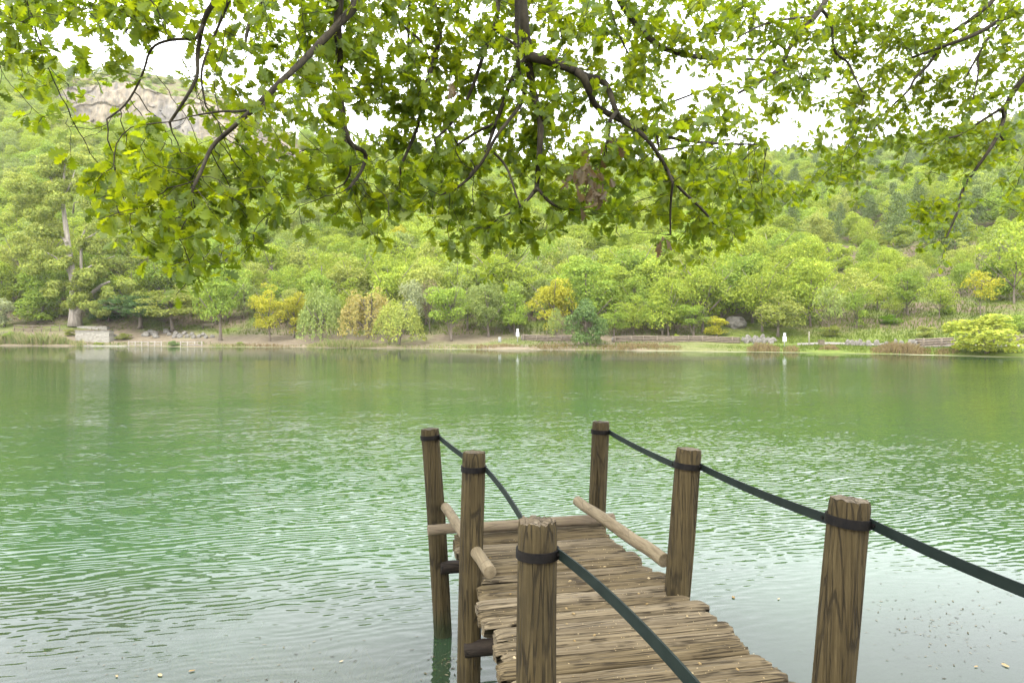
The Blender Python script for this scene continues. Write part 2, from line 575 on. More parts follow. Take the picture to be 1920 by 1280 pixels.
# ------------------------------------------------------------------ water
def water_mat():
    M = Mat('lake_water')
    p = M.pos()
    s = M.n('ShaderNodeSeparateXYZ')
    M.l(p, s.inputs[0])
    # ripples: slopes of two trains of small waves with wandering crests, and some chop
    def train(ang, lam, warp_scale, warp, mod_scale):
        v = M.mapping(p, (1, 1, 1), (0, 0, -R(ang)))
        q = M.n('ShaderNodeSeparateXYZ')
        M.l(v, q.inputs[0])
        wn = M.noise(M.mapping(v, warp_scale), 1.0, 2.0, 0.5)
        ph = M.math('ADD', M.math('MULTIPLY', q.outputs['Y'], 2 * math.pi / lam), M.math('MULTIPLY', M.math('SUBTRACT', wn.outputs[0], 0.5), warp))
        mn = M.noise(M.mapping(v, mod_scale), 1.0, 2.0, 0.5)
        md = M.range(mn.outputs[0], 0.3, 0.7, 0.15, 1.0)
        return M.math('MULTIPLY', M.math('SINE', ph), md)
    t1 = train(20, 0.108, (0.7, 1.6, 1), 30.0, (0.8, 2.4, 1))
    t2 = train(8, 0.072, (1.2, 2.6, 1), 26.0, (1.2, 3.6, 1))
    t3 = train(-12, 0.145, (0.7, 1.4, 1), 22.0, (0.5, 1.5, 1))
    ch = M.noise(M.mapping(p, (7, 18, 1)), 1.0, 2.0, 0.5)
    patch = M.noise(M.mapping(p, (0.05, 0.09, 1), (0, 0, R(-15))), 1.0, 3.0, 0.6)
    amp = M.range(patch.outputs[0], 0.36, 0.62, 0.62, 1.15)
    near = M.range(s.outputs['Y'], 4.4, 6.6, 0.38, 1.0)
    far = M.range(s.outputs['Y'], 36, 62, 1.0, 0.09)
    rcalm = M.n('ShaderNodeVectorMath', operation='DISTANCE')
    M.l(p, rcalm.inputs[0])
    rcalm.inputs[1].default_value = (4.4, 4.6, 0)
    rc = M.range(rcalm.outputs['Value'], 1.6, 5.0, 0.12, 1.0)
    amp = M.math('MULTIPLY', M.math('MULTIPLY', amp, near), M.math('MULTIPLY', far, rc))
    qc = M.n('ShaderNodeSeparateColor')
    M.l(ch.outputs['Color'], qc.inputs[0])
    cx_ = M.math('MULTIPLY', M.math('SUBTRACT', qc.outputs[0], 0.5), 0.10)
    cy_ = M.math('MULTIPLY', M.math('SUBTRACT', qc.outputs[1], 0.5), 0.22)
    sxx, sy = cx_, cy_
    for t_, ang, k in ((t1, 20, 0.090), (t2, 8, 0.055), (t3, -12, 0.036)):
        sxx = M.math('MULTIPLY_ADD', t_, -math.sin(R(ang)) * k, sxx)
        sy = M.math('MULTIPLY_ADD', t_, math.cos(R(ang)) * k, sy)
    cb = M.n('ShaderNodeCombineXYZ')
    M.l(M.math('MULTIPLY', sxx, amp), cb.inputs[0])
    M.l(M.math('MULTIPLY', sy, amp), cb.inputs[1])
    cb.inputs[2].default_value = 1.0
    nn = M.n('ShaderNodeVectorMath', operation='NORMALIZE')
    M.l(cb.outputs[0], nn.inputs[0])
    N = nn.outputs[0]
    big = M.noise(M.mapping(p, (0.03, 0.05, 1)), 1.0, 3.0, 0.5)
    col = M.ramp(big.outputs[0], [(0.3, (0.021, 0.058, 0.026)), (0.7, (0.036, 0.066, 0.018))])
    silt = M.noise(p, 0.7, 4, 0.6)
    shal = M.math('ADD', s.outputs['Y'], M.math('MULTIPLY', silt.outputs[0], 3.0))
    col = M.mix(M.range(shal, 6.2, 9.5, 0.7, 0.0), col, (0.026, 0.036, 0.022))
    d = M.n('ShaderNodeBsdfDiffuse')
    M.l(col, d.inputs['Color'])
    tr = M.n('ShaderNodeBsdfTransparent')
    tr.inputs['Color'].default_value = (0.80, 0.90, 0.82, 1)
    # clear over the shallows by the near bank, opaque green over deep water
    cn_ = M.noise(p, 0.5, 2)
    dep = M.math('ADD', s.outputs['Y'], M.math('MULTIPLY', M.math('SUBTRACT', cn_.outputs[0], 0.5), 2.5))
    clear = M.range(dep, 4.6, 7.6, 0.34, 0.0)
    body = M.n('ShaderNodeMixShader')
    M.l(clear, body.inputs[0])
    M.l(d.outputs[0], body.inputs[1])
    M.l(tr.outputs[0], body.inputs[2])
    gl = M.n('ShaderNodeBsdfGlossy')
    gl.inputs['Roughness'].default_value = 0.03
    M.l(N, gl.inputs['Normal'])
    fr = M.n('ShaderNodeFresnel')
    fr.inputs['IOR'].default_value = 1.35
    M.l(N, fr.inputs['Normal'])
    ms = M.n('ShaderNodeMixShader')
    M.l(fr.outputs[0], ms.inputs[0])
    M.l(body.outputs[0], ms.inputs[1])
    M.l(gl.outputs[0], ms.inputs[2])
    M.l(ms.outputs[0], M.out.inputs['Surface'])
    return M.m


gx, gy = np.meshgrid(np.linspace(-260, 260, 27), np.linspace(-60, 140, 21), indexing='ij')
o = grid_mesh('lake_water', gx, gy, gx * 0, water_mat())
tag(o, kind='structure')


# ------------------------------------------------------------------ the pier
PIER_A = math.atan(0.212)
pier = empty('wooden_pier', (0.42, 1.2, 0.0), 'weathered wooden plank pier with round posts and dark steel strap handrails', 'pier', rz=PIER_A)
PINV = (Matrix.Translation((0.42, 1.2, 0)) @ Matrix.Rotation(PIER_A, 4, 'Z')).inverted()
DECK = 0.85


def pl(px, py, d):
    return PINV @ at(px, py, d)


def on_z(px, py, z):
    """point seen at the pixel on the level plane z, in pier coordinates"""
    d = (EYE - z) * F / (py - 620)
    return pl(px, py, d)


# deck: thick hand-sawn planks across, edges found in the photograph
edgeL = [on_z(845, 1003, DECK), on_z(945, 1270, DECK)]
edgeR = [on_z(1130, 985, DECK), on_z(1490, 1278, DECK)]


def edge(ed, y):
    t = (y - ed[0].y) / (ed[1].y - ed[0].y)
    return ed[0].x + t * (ed[1].x - ed[0].x)


y_far = (edgeL[0].y + edgeR[0].y) / 2 + 0.07
mb = MB()
rr = random.Random(11)
y = y_far
k = 0
while y > -0.6:
    wd = rr.choice([0.105, 0.12, 0.13, 0.15, 0.165]) * rr.uniform(0.93, 1.07)
    y0, y1 = y - wd + 0.013 + rr.uniform(0, 0.012), y - 0.009
    yc = (y0 + y1) / 2
    th = 0.085
    xl = edge(edgeL, yc) + rr.uniform(-0.01, 0.05)
    xr = edge(edgeR, yc) + rr.uniform(-0.04, 0.06)
    dz = rr.uniform(-0.010, 0.009)
    tilt = rr.uniform(-0.008, 0.008)
    skew = rr.uniform(-0.006, 0.006)
    NX, NC = 64, 26
    # closed section: top points then under side
    sec = []
    for q in range(NC):
        f = q / (NC - 1)
        sec.append((f, 0))
    for f in (1.0, 0.97, 0.5, 0.03, 0.0):
        sec.append((f, 1 if f in (0.97, 0.5, 0.03) else 0.5))
    vs, fs = [], []
    ns = len(sec)
    seed = rr.uniform(0, 100)
    for i in range(NX + 1):
        fx = i / NX
        # unequal spacing: denser at the ends, where the wood is rounded off
        fx = 0.5 - 0.5 * math.cos(math.pi * fx) * (0.75 + 0.25 * abs(math.cos(math.pi * fx)))
        x = xl + (xr - xl) * fx
        dend = min(x - xl, xr - x)
        endr = max(0.0, 1 - dend / 0.05) ** 2
        for f, under in sec:
            yy_ = y0 + (y1 - y0) * f + skew * (fx - 0.5) * 2
            edge_d = min(f, 1 - f) * (y1 - y0)
            z = DECK + dz + tilt * (f - 0.5) * 2
            wob = mnoise.noise(Vector((x * 2.5, f * 2 + seed, 3.0))) * 0.004
            if under == 0:
                z -= 0.024 * max(0, 1 - edge_d / 0.016) ** 2
                g1 = abs(mnoise.noise(Vector((x * 0.5, f * 4.5 + seed, seed))))
                g2 = abs(mnoise.noise(Vector((x * 0.9, f * 8.0 + seed * 2, 7.0))))
                z -= 0.026 * max(0, 1 - g1 / 0.12) * (0.55 + 0.6 * mnoise.noise(Vector((x * 3, seed, 1)))) + 0.010 * max(0, 1 - g2 / 0.13)
                z += wob - 0.012 * endr
            elif under == 0.5:
                z -= 0.03
                yy_ += mnoise.noise(Vector((x * 3, seed, f))) * 0.004
            else:
                z -= th - 0.01 * endr
            xx_ = x
            if i == 0 or i == NX:
                xx_ += mnoise.noise(Vector((f * 5, under * 2 + seed, 0))) * 0.018
            vs.append((xx_, yy_ , z))
    for i in range(NX):
        for q in range(ns):
            q2 = (q + 1) % ns
            fs.append((i * ns + q, (i + 1) * ns + q, (i + 1) * ns + q2, i * ns + q2))
    fs.append(tuple(range(ns)))
    fs.append(tuple(reversed(range(NX * ns, NX * ns + ns))))
    mb.add(vs, fs)
    y -= wd
    k += 1
deck = mb.build('deck', MT['deck'], pier)


def post_mesh(bot, top, r, seed, name_label=None, chip=False, rb=None):
    """round post with bark checks, long cracks and a worn top, in pier coordinates"""
    q = random.Random(seed)
    ns, L = 168, (top - bot).length
    nz = int(L / 0.035)
    rb = rb or r
    ax = (top - bot).normalized()
    e1 = ax.orthogonal().normalized()
    e2 = ax.cross(e1)
    cracks = [(q.uniform(0, 6.28), q.uniform(0.0, 0.5) * L, q.uniform(0.6, 1.0) * L, q.uniform(0.008, 0.022), q.uniform(0.022, 0.045), q.uniform(-0.12, 0.12)) for _ in range(9)]
    mb = MB()
    vs, fs = [], []
    for i in range(nz + 1):
        h = L * i / nz
        bend = 0.014 * math.sin((L - h) * 1.4) * (1 if int(seed) % 2 else -1)
        for k in range(ns):
            a = 2 * math.pi * k / ns
            dirv = e1 * math.cos(a) + e2 * math.sin(a)
            rad = rb + (r - rb) * h / L
            rad *= 1 + 0.045 * mnoise.noise(Vector((dirv.x * 1.2 + seed, dirv.y * 1.2, h * 1.3))) * min(1, (L - h) / 0.3)
            rad += 0.0030 * mnoise.noise(Vector((dirv.x * 9 + seed, dirv.y * 9, h * 2.0))) + 0.0016 * mnoise.noise(Vector((dirv.x * 26 + seed, dirv.y * 26, h * 3.0)))
            for (ca, h0, h1, dp, wd, dr) in cracks:
                if h0 < h < h1:
                    c = ca + dr * (h - h0) + 0.06 * mnoise.noise(Vector((h * 3, ca, seed)))
                    da = abs((a - c + math.pi) % (2 * math.pi) - math.pi)
                    fade = min(1, (h - h0) / 0.1, (h1 - h) / 0.1)
                    rad -= dp * max(0, 1 - da / (wd * 1.6)) * fade
            zt = 0.0
            if i == nz:
                zt = 0.006 * mnoise.noise(Vector((dirv.x * 2.5 + seed, dirv.y * 2.5, 0))) - 0.003
                if chip:
                    zt += 0.012 * mnoise.noise(Vector((dirv.x * 7, dirv.y * 7, seed)))
                rad -= 0.004
            vs.append(bot + ax * (h + zt) + dirv * rad + e1 * bend)
    for i in range(nz):
        for k in range(ns):
            k2 = (k + 1) % ns
            fs.append((i * ns + k, i * ns + k2, (i + 1) * ns + k2, (i + 1) * ns + k))
    mb.add(vs, fs, 0)
    # top with rings of end grain
    rings = 7
    base = vs[-ns:]
    cen = sum(base, Vector()) / ns
    tv = []
    for g in range(rings + 1):
        f = 1 - g / rings
        for k in range(ns):
            p = cen.lerp(base[k], f)
            a = 2 * math.pi * k / ns
            cut = sum(max(0, 1 - abs((a - c[0] + math.pi) % (2 * math.pi) - math.pi) / 0.12) for c in cracks[:4]) * f
            p = p + ax * (0.006 * (1 - f) - 0.005 * cut * (0 < g) + 0.004 * mnoise.noise(p * 30))
            tv.append(p)
    tf = []
    for g in range(rings):
        for k in range(ns):
            k2 = (k + 1) % ns
            tf.append((g * ns + k, g * ns + k2, (g + 1) * ns + k2, (g + 1) * ns + k))
    mb.add(tv, tf, 1)
    return mb


def collar_mesh(c, ax, r, h, thick=0.006):
    ns = 48
    e1 = ax.orthogonal().normalized()
    e2 = ax.cross(e1)
    vs, fs = [], []
    for k in range(ns):
        a = 2 * math.pi * k / ns
        d = e1 * math.cos(a) + e2 * math.sin(a)
        for rad, z in ((r, -h / 2), (r + thick, -h / 2), (r + thick, h / 2), (r, h / 2)):
            vs.append(c + d * rad + ax * z)
    for k in range(ns):
        k2 = (k + 1) % ns
        for q in range(4):
            q2 = (q + 1) % 4
            fs.append((k * 4 + q, k2 * 4 + q, k2 * 4 + q2, k * 4 + q2))
    mb = MB()
    mb.add(vs, fs)
    return mb


# posts: (top px, bottom px, distance, radius, collar centre below the top)
POSTS = [
    ('pl_far', (806, 803), (829, 1185), 5.50, 0.0715, 0.070, False),
    ('pl_mid', (889, 846), (881, 1280), 4.40, 0.0735, 0.110, False),
    ('pl_near', (1008, 974), (1008, 1280), 2.63, 0.0745, 0.125, True),
    ('pr_far', (1127, 790), (1121, 960), 5.80, 0.0725, 0.085, False),
    ('pr_mid', (1292, 840), (1269, 1108), 4.20, 0.0760, 0.105, False),
    ('pr_near', (1594, 934), (1561, 1280), 2.66, 0.0745, 0.085, False),
]
P = {}
for i, (nm, tpx, bpx, d, r, cdn, chip) in enumerate(POSTS):
    top = pl(*tpx, d)
    b = pl(*bpx, d)
    ax = (b - top).normalized()
    bot = top + ax * ((top.z + 1.15) / -ax.z)      # down into the lake bed
    o = post_mesh(bot, top, r, 3.7 * i + 1, chip=chip, rb=r * 1.04).build('post', [MT['post'], MT['post_end']], pier)
    if nm == 'pl_near':
        o['label'] = 'nearest post with black stains and split top'
    c = top + ax * cdn
    P[nm] = (c, -ax, r)
    co = collar_mesh(c, -ax, r + 0.0035, 0.036).build('collar', MT['collar'], o, smooth=False)


def strap(pts, w=0.04, th=0.006):
    pts = [Vector(p) for p in pts]
    vs, fs = [], []
    n = len(pts)
    for i, p in enumerate(pts):
        t = (pts[min(i + 1, n - 1)] - pts[max(i - 1, 0)])
        side = Vector((t.y, -t.x, 0)).normalized()
        for sx_, sz in ((-1, -1), (1, -1), (1, 1), (-1, 1)):
            vs.append(p + side * sx_ * th / 2 + Vector((0, 0, sz * w / 2)))
    for i in range(n - 1):
        for q in range(4):
            q2 = (q + 1) % 4
            fs.append((i * 4 + q, i * 4 + q2, (i + 1) * 4 + q2, (i + 1) * 4 + q))
    fs += [(3, 2, 1, 0), tuple(range((n - 1) * 4, n * 4))]
    mb = MB()
    mb.add(vs, fs)
    return mb


def span(a, b, bow=0.0, sag=0.0, n=16):
    a, b = Vector(a), Vector(b)
    t = b - a
    side = Vector((t.y, -t.x, 0)).normalized()
    return [a.lerp(b, i / n) + side * bow * 4 * (i / n) * (1 - i / n) - Vector((0, 0, sag * 4 * (i / n) * (1 - i / n))) for i in range(n + 1)]


def side_pt(nm, ang, out=0.004):
    c, ax, r = P[nm]
    return c + Vector((math.cos(ang), math.sin(ang), 0)) * (r + out)


IN = R(0)
hr = []
hr.append((side_pt('pl_far', R(-25)), side_pt('pl_mid', R(60)), 0.01, 0.0))
hr.append((side_pt('pl_mid', R(-25)), side_pt('pl_near', R(80)), -0.012, -0.012))
hr.append((side_pt('pl_near', R(-22)), pl(1432, 1440, 1.26), -0.014, -0.02))
hr.append((side_pt('pr_far', R(-40)), side_pt('pr_mid', R(160)), 0.0, 0.01))
hr.append((side_pt('pr_mid', R(-45)), side_pt('pr_near', R(150)), 0.0, 0.012))
hr.append((side_pt('pr_near', R(-50)), pl(2080, 1168, 1.85), 0.0, 0.012))
for a, b, bow, sag in hr:
    o = strap(span(a, b, bow, sag)).build('handrail', MT['steel'], pier, smooth=False)
    m_ = MB()
    t = (Vector(b) - Vector(a)).normalized()
    sd = Vector((t.y, -t.x, 0)).normalized()
    for pp in (Vector(a) + t * 0.02, Vector(b) - t * 0.02):
        m_ = MB()
        m_.tube([pp - sd * 0.009, pp + sd * 0.009], 0.008, 8)
        m_.build('bolt', MT['collar'], o, smooth=False)
# the near ends of both straps run on to two posts outside the picture
for (px, py, d), lab in (((1440, 1450, 1.24), 0), ((2100, 1178, 1.80), 1)):
    t = pl(px, py, d)
    t.x += 0.07 if lab else 0.06
    post_mesh(Vector((t.x, t.y, -0.4)), Vector((t.x, t.y, t.z + 0.1)), 0.073, 31 + lab).build('post', [MT['post'], MT['post_end']], pier)

# edge log across the far end, two peeled kerb logs, beams under the deck
def log_mesh(a, b, r, seed, rb=None):
    n = 26
    pts = [Vector(a).lerp(Vector(b), i / n) for i in range(n + 1)]
    pts = [p + Vector((0.006 * mnoise.noise(Vector((i * 0.2, seed, 0))), 0, 0.008 * mnoise.noise(Vector((i * 0.15, seed, 4))))) for i, p in enumerate(pts)]
    rb = rb or r
    rad = [(r + (rb - r) * i / n) * (1 + 0.03 * mnoise.noise(Vector((i * 0.35, seed, 9)))) for i in range(n + 1)]
    t = (pts[1] - pts[0]).normalized()
    pts = [pts[0] - t * 0.003] + pts + [pts[-1] + t * 0.003]
    rad = [rad[0] * 0.95] + rad + [rad[-1] * 0.95]
    m_ = MB()
    m_.tube(pts, rad, 28, True, rough=0.05)
    return m_


log_mesh(pl(803, 994, 5.20), pl(1150, 971, 5.60), 0.040, 1, 0.043).build('edge_log', MT['logx'], pier)
log_mesh(pl(1083, 939, 5.55), pl(1246, 1050, 4.26), 0.041, 2, 0.044).build('kerb_log', MT['log'], pier)
log_mesh(pl(835, 950, 5.42), pl(919, 1072, 3.98), 0.037, 3, 0.039).build('kerb_log', MT['log'], pier)
for (a, b) in ((pl(826, 1064, 5.46), pl(1140, 1046, 5.85)), (pl(872, 1216, 4.34), pl(1300, 1190, 4.34))):
    log_mesh(a, b, 0.052, 5).build('cross_beam', MT['beam'], pier)
for fx in (0.16, 0.84):
    m_ = MB()
    for i in range(1):
        xa = edge(edgeL, 4.0) * (1 - fx) + edge(edgeR, 4.0) * fx
        xb = edge(edgeL, -0.6) * (1 - fx) + edge(edgeR, -0.6) * fx
        m_.tube([(xa, y_far - 0.05, 0.705), (xb, -0.6, 0.705)], 0.055, 12)
    m_.build('stringer', MT['beam'], pier)

# crumbs of bark, catkins and small leaves on the boards
mb = MB()
rr = random.Random(5)
for i in range(620):
    yv = rr.uniform(1.0, 4.0)
    xv = rr.uniform(edge(edgeL, yv) + 0.03, edge(edgeR, yv) - 0.03)
    s = rr.uniform(0.0025, 0.006) if rr.random() < 0.93 else rr.uniform(0.009, 0.016)
    a = rr.uniform(0, 6.28)
    z = DECK + 0.010
    vs = []
    for k in range(6):
        t = k * math.pi / 3
        vs.append((xv + s * (math.cos(t) * math.cos(a) - 0.55 * math.sin(t) * math.sin(a)), yv + s * (math.cos(t) * math.sin(a) + 0.55 * math.sin(t) * math.cos(a)), z + s * 0.5 * rr.uniform(0, 1)))
    top = (xv, yv, z + s * 0.7)
    mb.add(vs + [top], [(k, (k + 1) % 6, 6) for k in range(6)] + [tuple(reversed(range(6)))])
o = mb.build('leaf_litter', MT['litter'], None)
o.matrix_world = PINV.inverted()
tag(o, 'pale dry crumbs and bits of leaf scattered on the pier boards', 'leaf litter', kind='stuff')

# ------------------------------------------------------------------ the oak whose branches hang into the picture
OAK = empty('oak_tree', (1.6, -3.2, 0.9), 'oak hanging its leafy lobed branches over the water in the upper half', 'tree')
OAK_INV = Matrix.Translation((-1.6, 3.2, -0.9))
dep = lerp_px([(-300, 4.0), (0, 3.9), (200, 3.35), (430, 3.3), (700, 3.9), (1000, 4.2), (1300, 4.6), (1450, 6.0), (1600, 6.9), (1920, 6.9), (2300, 6.9)])

# courses of the limbs and branches in the photograph: [(px, py) ...], width in px at start and end, depth offset
BR = [
    ([(48, -60), (48, 0), (30, 35), (0, 62), (-40, 90)], 7, 3, 0.1),
    ([(52, -60), (50, 0), (62, 40), (75, 80), (85, 105)], 5, 2, 0.2),
    ([(272, -60), (265, 0), (250, 35), (236, 60)], 6, 3, 0.6),
    ([(430, -90), (405, 0), (385, 28), (375, 70), (369, 110), (372, 140), (355, 175), (318, 230)], 12, 5, 0.15),
    ([(372, 72), (310, 75), (280, 92), (270, 135), (240, 195), (200, 224)], 6, 3, 0.15),
    ([(470, -90), (430, 0), (405, 60), (385, 105), (375, 145), (386, 200)], 8, 3, 0.3),
    ([(540, -90), (495, 0), (468, 35), (460, 75), (462, 92)], 8, 4, 0.5),
    ([(640, 40), (590, 92), (560, 122), (520, 160), (480, 200), (430, 245), (395, 275), (378, 320), (362, 352)], 17, 5, -0.1),
    ([(478, 202), (450, 210), (415, 208), (375, 215)], 7, 3, -0.1),
    ([(636, -100), (637, 0), (632, 50), (636, 100), (637, 160), (641, 215), (648, 250), (660, 275), (684, 283), (686, 300), (676, 325), (655, 352)], 19, 5, 0.1),
    ([(645, 240), (650, 280), (660, 320), (645, 345)], 7, 3, 0.1),
    ([(800, -100), (810, 0), (822, 40), (826, 70), (815, 105), (800, 160), (790, 200), (783, 240), (770, 270), (750, 315)], 14, 5, 0.2),
    ([(770, -100), (768, 0), (765, 90), (766, 150), (762, 228)], 8, 3, 0.5),
    ([(720, -60), (735, 25), (760, 55), (790, 75), (805, 110)], 7, 4, 0.4),
    ([(935, -100), (935, 0), (930, 50), (910, 90), (890, 155), (870, 200), (845, 235), (815, 262)], 11, 4, 0.1),
    ([(970, -120), (978, 0), (985, 60), (990, 105), (996, 150), (1001, 180), (1015, 222), (1012, 280), (1008, 330), (1006, 356)], 24, 8, 0.0),
    ([(966, -80), (970, 0), (969, 100), (975, 150), (986, 185), (955, 225), (930, 255), (905, 305), (870, 345), (835, 362)], 11, 4, -0.1),
    ([(986, 110), (960, 145), (945, 190), (925, 245), (905, 300), (880, 330)], 12, 5, 0.1),
    ([(925, 232), (880, 255), (835, 290), (800, 302)], 6, 3, 0.2),
    ([(802, 186), (830, 225), (850, 260), (890, 310)], 5, 3, 0.2),
    ([(915, 275), (950, 310), (963, 350), (975, 388)], 6, 3, -0.1),
    ([(933, 53), (950, 75), (988, 95)], 6, 5, 0.05),
    ([(988, 104), (1030, 115), (1075, 130), (1100, 145), (1130, 150), (1142, 168), (1155, 210), (1166, 222)], 20, 8, 0.0),
    ([(1093, 143), (1105, 170), (1115, 200), (1145, 215), (1166, 226), (1210, 255), (1235, 290), (1260, 335), (1280, 360), (1310, 385), (1340, 420)], 15, 4, 0.0),
    ([(1262, 340), (1257, 380), (1257, 440)], 6, 3, 0.0),
    ([(1166, 222), (1200, 240), (1250, 258), (1330, 270), (1440, 271)], 9, 3, 0.1),
    ([(1233, 283), (1280, 275), (1330, 271)], 5, 3, 0.1),
    ([(1180, 224), (1250, 195), (1330, 165), (1362, 157)], 5, 2, 0.3),
    ([(1007, 352), (990, 375), (955, 400)], 9, 4, 0.0),
    ([(1007, 352), (1030, 380), (1060, 395), (1100, 390)], 8, 3, 0.0),
    ([(1145, 222), (1140, 260), (1132, 300)], 8, 5, -0.05),
    ([(1130, -100), (1160, 0), (1185, 35), (1215, 70), (1240, 90), (1290, 105), (1350, 112), (1410, 110), (1500, 122)], 15, 3, 0.3),
    ([(1132, -60), (1140, 0), (1155, 50), (1165, 75), (1183, 110)], 6, 3, 0.5),
    ([(1020, -60), (1030, 0), (1050, 50), (1055, 80)], 5, 3, 0.6),
    ([(1580, -80), (1550, 0), (1530, 30), (1500, 60), (1480, 90), (1465, 125), (1440, 145), (1410, 160), (1385, 175)], 15, 4, 0.0),
    ([(1525, 32), (1480, 35), (1430, 45), (1385, 70)], 6, 3, 0.1),
    ([(1540, 18), (1560, 40), (1562, 100), (1590, 115), (1600, 140), (1620, 180)], 7, 3, 0.1),
    ([(1472, 92), (1450, 75), (1440, 85), (1400, 150)], 6, 3, 0.1),
    ([(2040, -20), (1920, 20), (1880, 35), (1830, 65), (1790, 80), (1755, 92), (1700, 112)], 14, 4, 0.0),
    ([(1900, -60), (1865, 0), (1830, 30), (1795, 55), (1765, 70), (1758, 95), (1740, 125), (1715, 145), (1705, 170), (1675, 195), (1660, 220), (1640, 240)], 9, 3, 0.2),
    ([(1882, 35), (1850, 75), (1830, 110), (1813, 142)], 6, 3, 0.0),
    ([(1833, 108), (1835, 140), (1822, 195)], 4, 2, 0.0),
    ([(2030, 40), (1920, 145), (1895, 180), (1885, 200), (1880, 235), (1860, 275), (1835, 310), (1810, 345), (1800, 370), (1797, 395), (1775, 445)], 12, 3, -0.1),
    ([(1882, 202), (1850, 220), (1800, 255), (1770, 260)], 6, 3, -0.1),
    ([(1880, 262), (1900, 280), (1925, 286)], 4, 2, -0.1),
]
NPOS, NPAR, NRAD, NROOT = [], [], [], []


def near_node(p, ids=None):
    A = np.asarray(NPOS)
    d = ((A - np.asarray(p)) ** 2).sum(1)
    i = int(d.argmin())
    return i, math.sqrt(d[i])


def resample(pts, step):
    out = [pts[0]]
    for a, b in zip(pts, pts[1:]):
        n = max(1, int((b - a).length / step))
        for i in range(1, n + 1):
            out.append(a.lerp(b, i / n))
    return out


# trunk and scaffold limbs, behind and above the photographer
trunk_top = Vector((1.3, -2.6, 4.2))
SCAF = [
    [trunk_top, Vector((0.2, -0.8, 5.6)), Vector((-1.6, 1.4, 6.3)), Vector((-2.9, 3.2, 6.2))],
    [trunk_top, Vector((0.9, -0.6, 5.9)), Vector((0.3, 1.8, 6.6)), Vector((0.05, 3.9, 6.2))],
    [trunk_top, Vector((2.2, -0.5, 5.8)), Vector((3.6, 2.4, 6.9)), Vector((5.2, 5.2, 7.2))],
    [trunk_top, Vector((0.9, -0.7, 5.4)), Vector((-0.3, 1.3, 5.9)), Vector((-1.0, 3.4, 5.9))],
]
SC_R = [(0.16, 0.035), (0.17, 0.035), (0.17, 0.04), (0.13, 0.03)]


def smooth_path(pts, it=2):
    for _ in range(it):
        q = [pts[0]]
        for a, b in zip(pts, pts[1:]):
            q += [a.lerp(b, 0.25), a.lerp(b, 0.75)]
        q.append(pts[-1])
        pts = q
    return pts


mbt = MB()
tp = smooth_path([Vector((1.6, -3.2, 0.4)), Vector((1.6, -3.2, 1.1)), Vector((1.55, -3.1, 2.4)), trunk_top, trunk_top + Vector((-0.1, 0.1, 0.3))])
mbt.tube([OAK_INV @ p for p in tp], [0.42 - 0.24 * (i / (len(tp) - 1)) ** 0.8 for i in range(len(tp))], 24, True, rough=0.12)
mbt.build('trunk', MT['bark'], OAK)
limb_pts = []
for pts, (ra, rb) in zip(SCAF, SC_R):
    pp = resample(smooth_path(pts), 0.12)
    m_ = MB()
    m_.tube([OAK_INV @ p for p in pp], [ra + (rb - ra) * i / (len(pp) - 1) for i in range(len(pp))], 14, True, rough=0.1)
    m_.build('limb', MT['bark'], OAK)
    limb_pts += pp

ROOTS = []
for bi, (course, wa, wb, off) in enumerate(BR):
    pts = []
    for i, (px, py) in enumerate(course):
        d = float(dep(px)) + off + 0.10 * math.sin(i * 1.3 + bi)
        pts.append(at(px, py, d))
    pts = smooth_path(pts, 2)
    pts = resample(pts, 0.05)
    n = len(pts)
    d_mid = float(dep(course[len(course) // 2][0])) + off
    rads = [max(0.0016, (wa + (wb - wa) * (i / (n - 1)) ** 0.8) / F * d_mid / 2) for i in range(n)]
    first = None
    if course[0][1] > 2 and NPOS:
        j, dist = near_node(pts[0])
        if dist < 0.45:
            first = j
    if first is None:
        # lead the branch up to the nearest scaffold limb, outside the picture
        tgt = min(limb_pts, key=lambda q: (q - pts[0]).length + max(0, pts[0].z - q.z) * 3)
        a = pts[0]
        lead = resample(smooth_path([tgt, tgt.lerp(a, 0.5) + Vector((0, 0.1, 0.25)), a + (a - pts[1]).normalized() * 0.2, a]), 0.07)
        pts = lead[:-1] + pts
        rads = [rads[0] * (1.5 - 0.5 * i / len(lead)) for i in range(len(lead) - 1)] + rads
        root = bi
    else:
        root = NROOT[first] if wa < 9 else bi
        pts = pts[1:]
        rads = rads[1:]
    par = first
    for p, r in zip(pts, rads):
        NPOS.append(tuple(p))
        NPAR.append(-1 if par is None else par)
        NRAD.append(r)
        NROOT.append(root)
        par = len(NPOS) - 1
N_MAIN = len(NPOS)

